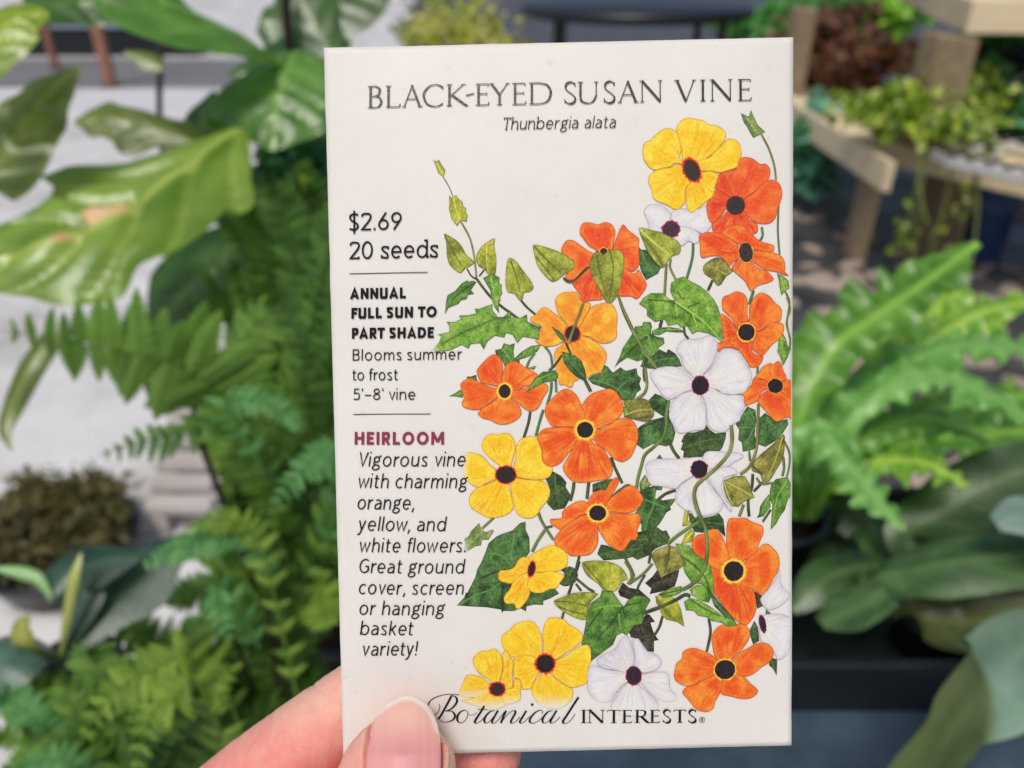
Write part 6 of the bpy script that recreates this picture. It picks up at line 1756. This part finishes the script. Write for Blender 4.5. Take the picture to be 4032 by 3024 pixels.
# bright floor reflection behind the glossy plant, painted as a pale strip
A = onplane(300, 235, FLOOR); B = onplane(470, 235, FLOOR); Cc = onplane(300, 196, FLOOR)
structure(mesh_obj('floor_reflection', [(A[0] - 1, A[1], FLOOR + .004), (B[0] + .6, B[1], FLOOR + .004), (B[0] + .6, Cc[1], FLOOR + .004), (A[0] - 1, Cc[1], FLOOR + .004)], [(0, 1, 2, 3)], flat_mat('painted_reflection', (222, 224, 226), .5, .08, 3)))
A = onplane(300, 190, FLOOR); Cc = onplane(300, 128, FLOOR)
structure(mesh_obj('grey_path', [(A[0] - 9, A[1], FLOOR + .004), (A[0] + 2.2, A[1], FLOOR + .004), (A[0] + 2.2, Cc[1], FLOOR + .004), (A[0] - 9, Cc[1], FLOOR + .004)], [(0, 1, 2, 3)], flat_mat('grey_paving', (128, 128, 130), .6, .15, 2)))

# ================================================================== far middle
vp = thing('variegated_shrub', 'yellow and cream variegated shrub showing above the top edge of the packet', 'shrub', tuple(onplane(985, 225, FLOOR)))
vo = np.array(vp.location); L = vo[1]
h = (at(985, 60, 1)[2] / at(985, 60, 1)[1]) * L - FLOOR
lathe([(.14, 0), (.2, .3), (.22, .3), (.22, .34), (.18, .34), (.18, .3), (.001, .3)], (0, 0, 0), 'pot_wall', M_BLACKPL, vp)
o = clump((0, 0, h * .9), .42, .26, 420, .10, [(178, 184, 60), (206, 204, 110), (150, 160, 48), (216, 196, 170), (120, 140, 48)], 61, None, 'foliage', round_=.6); o.parent = vp
o = clump((-.35, 0.2, h * 1.0), .2, .16, 160, .09, [(120, 140, 130), (176, 170, 150), (84, 110, 70)], 62, None, 'foliage', round_=.6); o.parent = vp
o = stem_tube([(0, 0, .3), (.02, 0, h * .6), (0, 0, h * .9)], .02, M_FERN, 'stem', None, (70, 56, 40)); o.parent = vp

d = 7.2; r0 = at(1372, 34, 1); cx, cz = r0[0] / r0[1] * d, r0[2] / r0[1] * d
rt = thing('round_table', 'black round table standing on dark paving beyond the packet', 'table', (cx, d, FLOOR))
zt = cz - FLOOR
lathe([(.9, zt), (.98, zt + .02), (.98, zt + .07), (.94, zt + .09), (.001, zt + .09)], (0, 0, 0), 'table_top', M_BLACKPL, rt, 48)
for a in (35, 145, 215, 325):
    x, y = .78 * math.cos(math.radians(a)), .78 * math.sin(math.radians(a))
    box((x - .03, y - .03, 0), (.06, 0, 0), (0, .06, 0), (0, 0, zt), 'leg', M_BLACKPL, rt, .006)

# ================================================================== wooden plant stand (right)
M_PINE = wood_mat('pine', (228, 206, 164), (246, 230, 198), 3)
M_PINED = wood_mat('brown_timber', (132, 112, 88), (178, 158, 126), 3)
TZ = -0.80
c0 = onplane(1905, 398, TZ - .10); c0 = np.array([c0[0], c0[1], TZ])
e1 = onplane(1705, 262, TZ - .10) - np.array([c0[0], c0[1], TZ - .10]); e1[2] = 0; e1 /= np.linalg.norm(e1)
e2 = onplane(2211, 427, TZ - .10) - onplane(1980, 372, TZ - .10); e2 /= np.linalg.norm(e2)
Z = np.array([0, 0, 1.0])
ws = thing('wooden_plant_stand', 'pale timber two-tier plant stand with thick brown posts, upper right', 'plant stand', tuple(c0 + Z * (FLOOR - TZ)))
wl = lambda v: np.asarray(v, float) - np.array(ws.location)
LEN1, LEN2 = 2.6, 2.4
box(wl(c0 - Z * .13), e1 * LEN1, e2 * .045, Z * .13, 'side_rail', M_PINE, ws, .006)
_q = onplane(1980, 372, TZ - .10) - c0
_s = np.linalg.solve(np.array([[e1[0], e2[0]], [e1[1], e2[1]]]), _q[:2])[0]     # the front rail sits back from the side rail's end
box(wl(c0 + e1 * _s + e2 * .047 - Z * .10), e2 * (LEN2 - .1), e1 * .045, Z * .10, 'front_rail', M_PINE, ws, .006)
for i in range(18):
    box(wl(c0 + e2 * .05 + e1 * (_s + .05 + i * .14) - Z * .03), e1 * .13, e2 * (LEN2 - .1), Z * .022, 'board', M_PINE, ws, .004)
for px, py, w in ((2010, 548, .17), (1842, 560, .09), (2330, 560, .15)):
    p = onplane(px, py, FLOOR)
    box(wl(p - e1 * w / 2 - e2 * w / 2), e1 * w, e2 * w, Z * (TZ - .135 - FLOOR), 'leg', M_PINED, ws, .008)
S2 = -.335
for a, b, w in ((.45, .32, .17), (1.75, .10, .14), (.5, 1.7, .16)):
    p = c0 + e1 * a + e2 * b
    box(wl((p[0], p[1], TZ + .002)), e1 * w, e2 * w, Z * (S2 - TZ - .004), 'post', M_PINED, ws, .008)
s0 = onplane(2085, 74, S2); s0 = np.array([s0[0], s0[1], S2])
f1 = onplane(1962, 10, S2); f1 = (np.array([f1[0], f1[1], S2]) - s0) * 1.35; f1n = f1 / np.linalg.norm(f1); fx = np.array([1.0, 0, 0])
box(wl(s0), fx * 2.2, f1n * .05, Z * .125, 'shelf_rail', M_PINE, ws, .006)
box(wl(s0 + f1n * .052), f1 * .97, fx * .05, Z * .125, 'shelf_rail', M_PINE, ws, .006)
for i in range(10):
    box(wl(s0 + f1n * (.06 + i * .2) + fx * .052 + Z * .05), f1n * .19, fx * 2.1, Z * .025, 'shelf_board', M_PINE, ws, .004)

def onstand(px, py, z=TZ):
    return onplane(px, py, z)
M_TRAYW = flat_mat('white_plug_tray', (214, 214, 208), .5, .08, 20)
def plug_tray(label, px, py, nx, ny, s=.075):
    p = onstand(px, py)
    t = thing('plug_tray', label, 'seedling tray', (p[0], p[1], TZ + .004), 'white plug trays on the plant stand')
    V = []; F = []
    box(-e1 * ny * s / 2 - e2 * nx * s / 2, e2 * nx * s, e1 * ny * s, Z * .045, 'tray_body', M_TRAYW, t, .006)
    for i in range(nx):
        for j in range(ny):
            c = e2 * (i - nx / 2 + .5) * s + e1 * (j - ny / 2 + .5) * s
            lathe([(s * .33, .0455), (s * .30, .052), (.001, .054)], (c[0], c[1], 0), 'soil_plug', M_SOIL, t, 12)
    return t
plug_tray('white plug tray at the near corner of the plant stand', 2040, 320, 5, 3)
plug_tray('white plug tray under the dark green seedlings at the right edge', 2200, 330, 4, 3)
plug_tray('white plug tray between the red plants and the thick post', 1905, 215, 4, 4)
plug_tray('white plug tray behind the thick post', 2110, 200, 5, 4)
plug_tray('white plug tray along the front rail, right of the trailing seedlings', 2120, 375, 5, 2)

YG = [(158, 182, 54), (194, 206, 90), (128, 160, 44), (210, 216, 150), (96, 130, 50), (70, 100, 44)]
DG = [(72, 126, 84), (52, 98, 66), (104, 158, 124), (84, 140, 70)]
LG = [(120, 180, 60), (150, 200, 80), (90, 150, 50), (186, 214, 110)]
RD = [(112, 66, 58), (92, 54, 46), (134, 84, 74), (72, 46, 38), (96, 92, 58)]
MG = [(76, 142, 62), (56, 112, 50), (110, 168, 90), (92, 150, 96)]
def seedling(name, label, cat_, px, py, z, r, hgt, n, size, pal, seed, group=None, trail=0, hk=.5):
    p = onplane(px, py, z)
    t = thing(name, label, cat_, tuple(p), group)
    o = clump((0, 0, hgt * hk), r, hgt * .5, n, size, pal, seed, None, 'foliage', round_=.8); o.parent = t
    rg = np.random.default_rng(seed + 1)
    for k in range(3):
        a = rg.uniform(0, 6.28)
        o = stem_tube([(r * .3 * math.cos(a), r * .3 * math.sin(a), 0), (r * .4 * math.cos(a), r * .4 * math.sin(a), hgt * .5)], .004, M_FERN, 'stem', None, (96, 110, 60)); o.parent = t
    for k in range(trail):
        a = rg.uniform(-.2, .9); L = rg.uniform(.2, .55)
        b = -e1 * (.16 + .1 * rg.random()) + e2 * a * .5
        o = stem_tube([np.array((0, 0, hgt * .3)), b * .6 + Z * hgt * .2, b - Z * .12, b - Z * L + e2 * rg.uniform(-.12, .12)], .005, M_FERN, 'trailing_stem', None, (150, 160, 90)); o.parent = t
        o = clump(b - Z * L * .8, .03, .12, 9, .042, pal, seed + 20 + k, None, 'trailing_foliage', round_=.8); o.parent = t
    return t
seedling('trailing_seedling', 'bright yellow-green trailing seedlings at the near corner of the plant stand', 'seedlings', 1975, 300, TZ + .05, .30, .26, 620, .062, YG, 71, trail=6)
seedling('trailing_seedling', 'yellow-green seedlings beside the thick brown post, small and low', 'seedlings', 2075, 285, TZ + .05, .22, .26, 380, .06, YG, 72)
seedling('seedling', 'blue-green seedlings in the tray at the right edge of the picture', 'seedlings', 2170, 270, TZ + .05, .2, .26, 220, .085, DG, 73)
seedling('seedling', 'blue-green seedling cut off by the right edge of the picture', 'seedlings', 2240, 285, TZ + .05, .2, .24, 200, .085, DG, 74)
seedling('red_leaf_plant', 'dark red leafy plants behind the pale side rail, nearest to the packet', 'plant', 1745, 178, TZ, .26, .34, 420, .085, RD, 75, 'dark red plants on the plant stand')
seedling('red_leaf_plant', 'brownish red leafy plants left of the white tray, by the side rail', 'plant', 1840, 212, TZ, .24, .30, 380, .085, RD, 76, 'dark red plants on the plant stand')
seedling('red_leaf_plant', 'dark red plants at the back by the slender post', 'plant', 1800, 118, TZ, .32, .30, 380, .09, RD, 77, 'dark red plants on the plant stand')
seedling('seedling', 'bright lime green seedlings between the two brown posts', 'seedlings', 1935, 110, TZ + .04, .26, .5, 360, .10, LG, 78)
seedling('seedling', 'mid green seedlings in black pots under the upper shelf', 'seedlings', 2150, 150, TZ + .05, .34, .34, 330, .09, MG, 79)
for i, (px, py, r) in enumerate([(1660, 110, .45), (1745, 70, .5), (1830, 62, .45)]):
    g = onplane(px, py, FLOOR + .45)
    t = thing('bedding_plant', ['low green bedding plants right above the packet corner', 'green bedding plants behind the dark red ones', 'green bedding plants against the slender brown post'][i], 'plant', (g[0], g[1], FLOOR), 'green bedding plants at the back')
    lathe([(.3, 0), (.42, .36), (.44, .36), (.44, .4), (.38, .4), (.38, .37), (.001, .37)], (0, 0, 0), 'pot_wall', M_BLACKPL, t)
    o = clump((0, 0, .62), r, .2, 480, .14, MG, 81 + i, None, 'foliage', round_=.7); o.parent = t
# black pots under the shelf
for i, (px, py) in enumerate([(2105, 175), (2160, 190), (2200, 180)]):
    p = onstand(px, py)
    pot(['black pot behind the thick post', 'black pot in the middle under the upper shelf', 'black pot at the right end under the upper shelf'][i], (p[0], p[1], TZ + .05), .10, .16, M_BLACKPL)

# under and beside the stand
g = onplane(2105, 560, FLOOR)
t = thing('blue_barrel', 'tall dark blue plastic barrel under the plant stand', 'barrel', tuple(g))
lathe([(.095, 0), (.105, .02), (.11, .25), (.115, .26), (.115, .28), (.11, .29), (.105, .46), (.09, .48), (.001, .48)], (0, 0, 0), 'barrel_body', flat_mat('blue_plastic', (52, 78, 122), .35, .15, 12), t)
lathe([(.075, .482), (.075, .50), (.001, .502)], (0, 0, 0), 'lid', M_BLACKPL, t)
bs = thing('blue_leaf_plant', 'low blue-green plant on the dark paving just right of the packet', 'plant', tuple(onplane(1740, 470, FLOOR)))
o = clump((0, 0, .36), .15, .22, 90, .15, [(88, 142, 122), (62, 110, 92), (120, 170, 150)], 91, None, 'foliage', round_=.8); o.parent = bs
o = stem_tube([(0, 0, 0), (.02, 0, .3)], .012, M_FERN, 'stem', None, (60, 74, 52)); o.parent = bs

# scattered stones and chips on the dark paving
rg = np.random.default_rng(5)
V = []; F = []
for i in range(150):
    px, py = rg.uniform(1650, 2230), rg.uniform(430, 1050)
    p = onplane(px, py, FLOOR + .004)
    r = rg.uniform(.02, .10); a0 = rg.uniform(0, 6.28); n = 7; st_ = len(V)
    for zz, q in ((0, 1.0), (.35, .85), (.5, .4)):
        for k in range(n):
            a = 2 * math.pi * k / n
            x, y = r * q * math.cos(a) * (1 + .3 * rg.random()), .5 * r * q * math.sin(a) * (1 + .3 * rg.random())
            V.append((p[0] + x * math.cos(a0) - y * math.sin(a0), p[1] + x * math.sin(a0) + y * math.cos(a0), FLOOR + .005 + zz * r * .5))
    for l in range(2):
        for k in range(n):
            F.append((st_ + l * n + k, st_ + l * n + (k + 1) % n, st_ + (l + 1) * n + (k + 1) % n, st_ + (l + 1) * n + k))
    F.append(tuple(st_ + 2 * n + k for k in range(n)))
o = mesh_obj('stone_chips', V, F, flat_mat('pale_stone', (172, 156, 142), .8, .3, 9))
tag(o, 'pale stone chips scattered over the dark paving', 'stone chips'); o['kind'] = 'stuff'
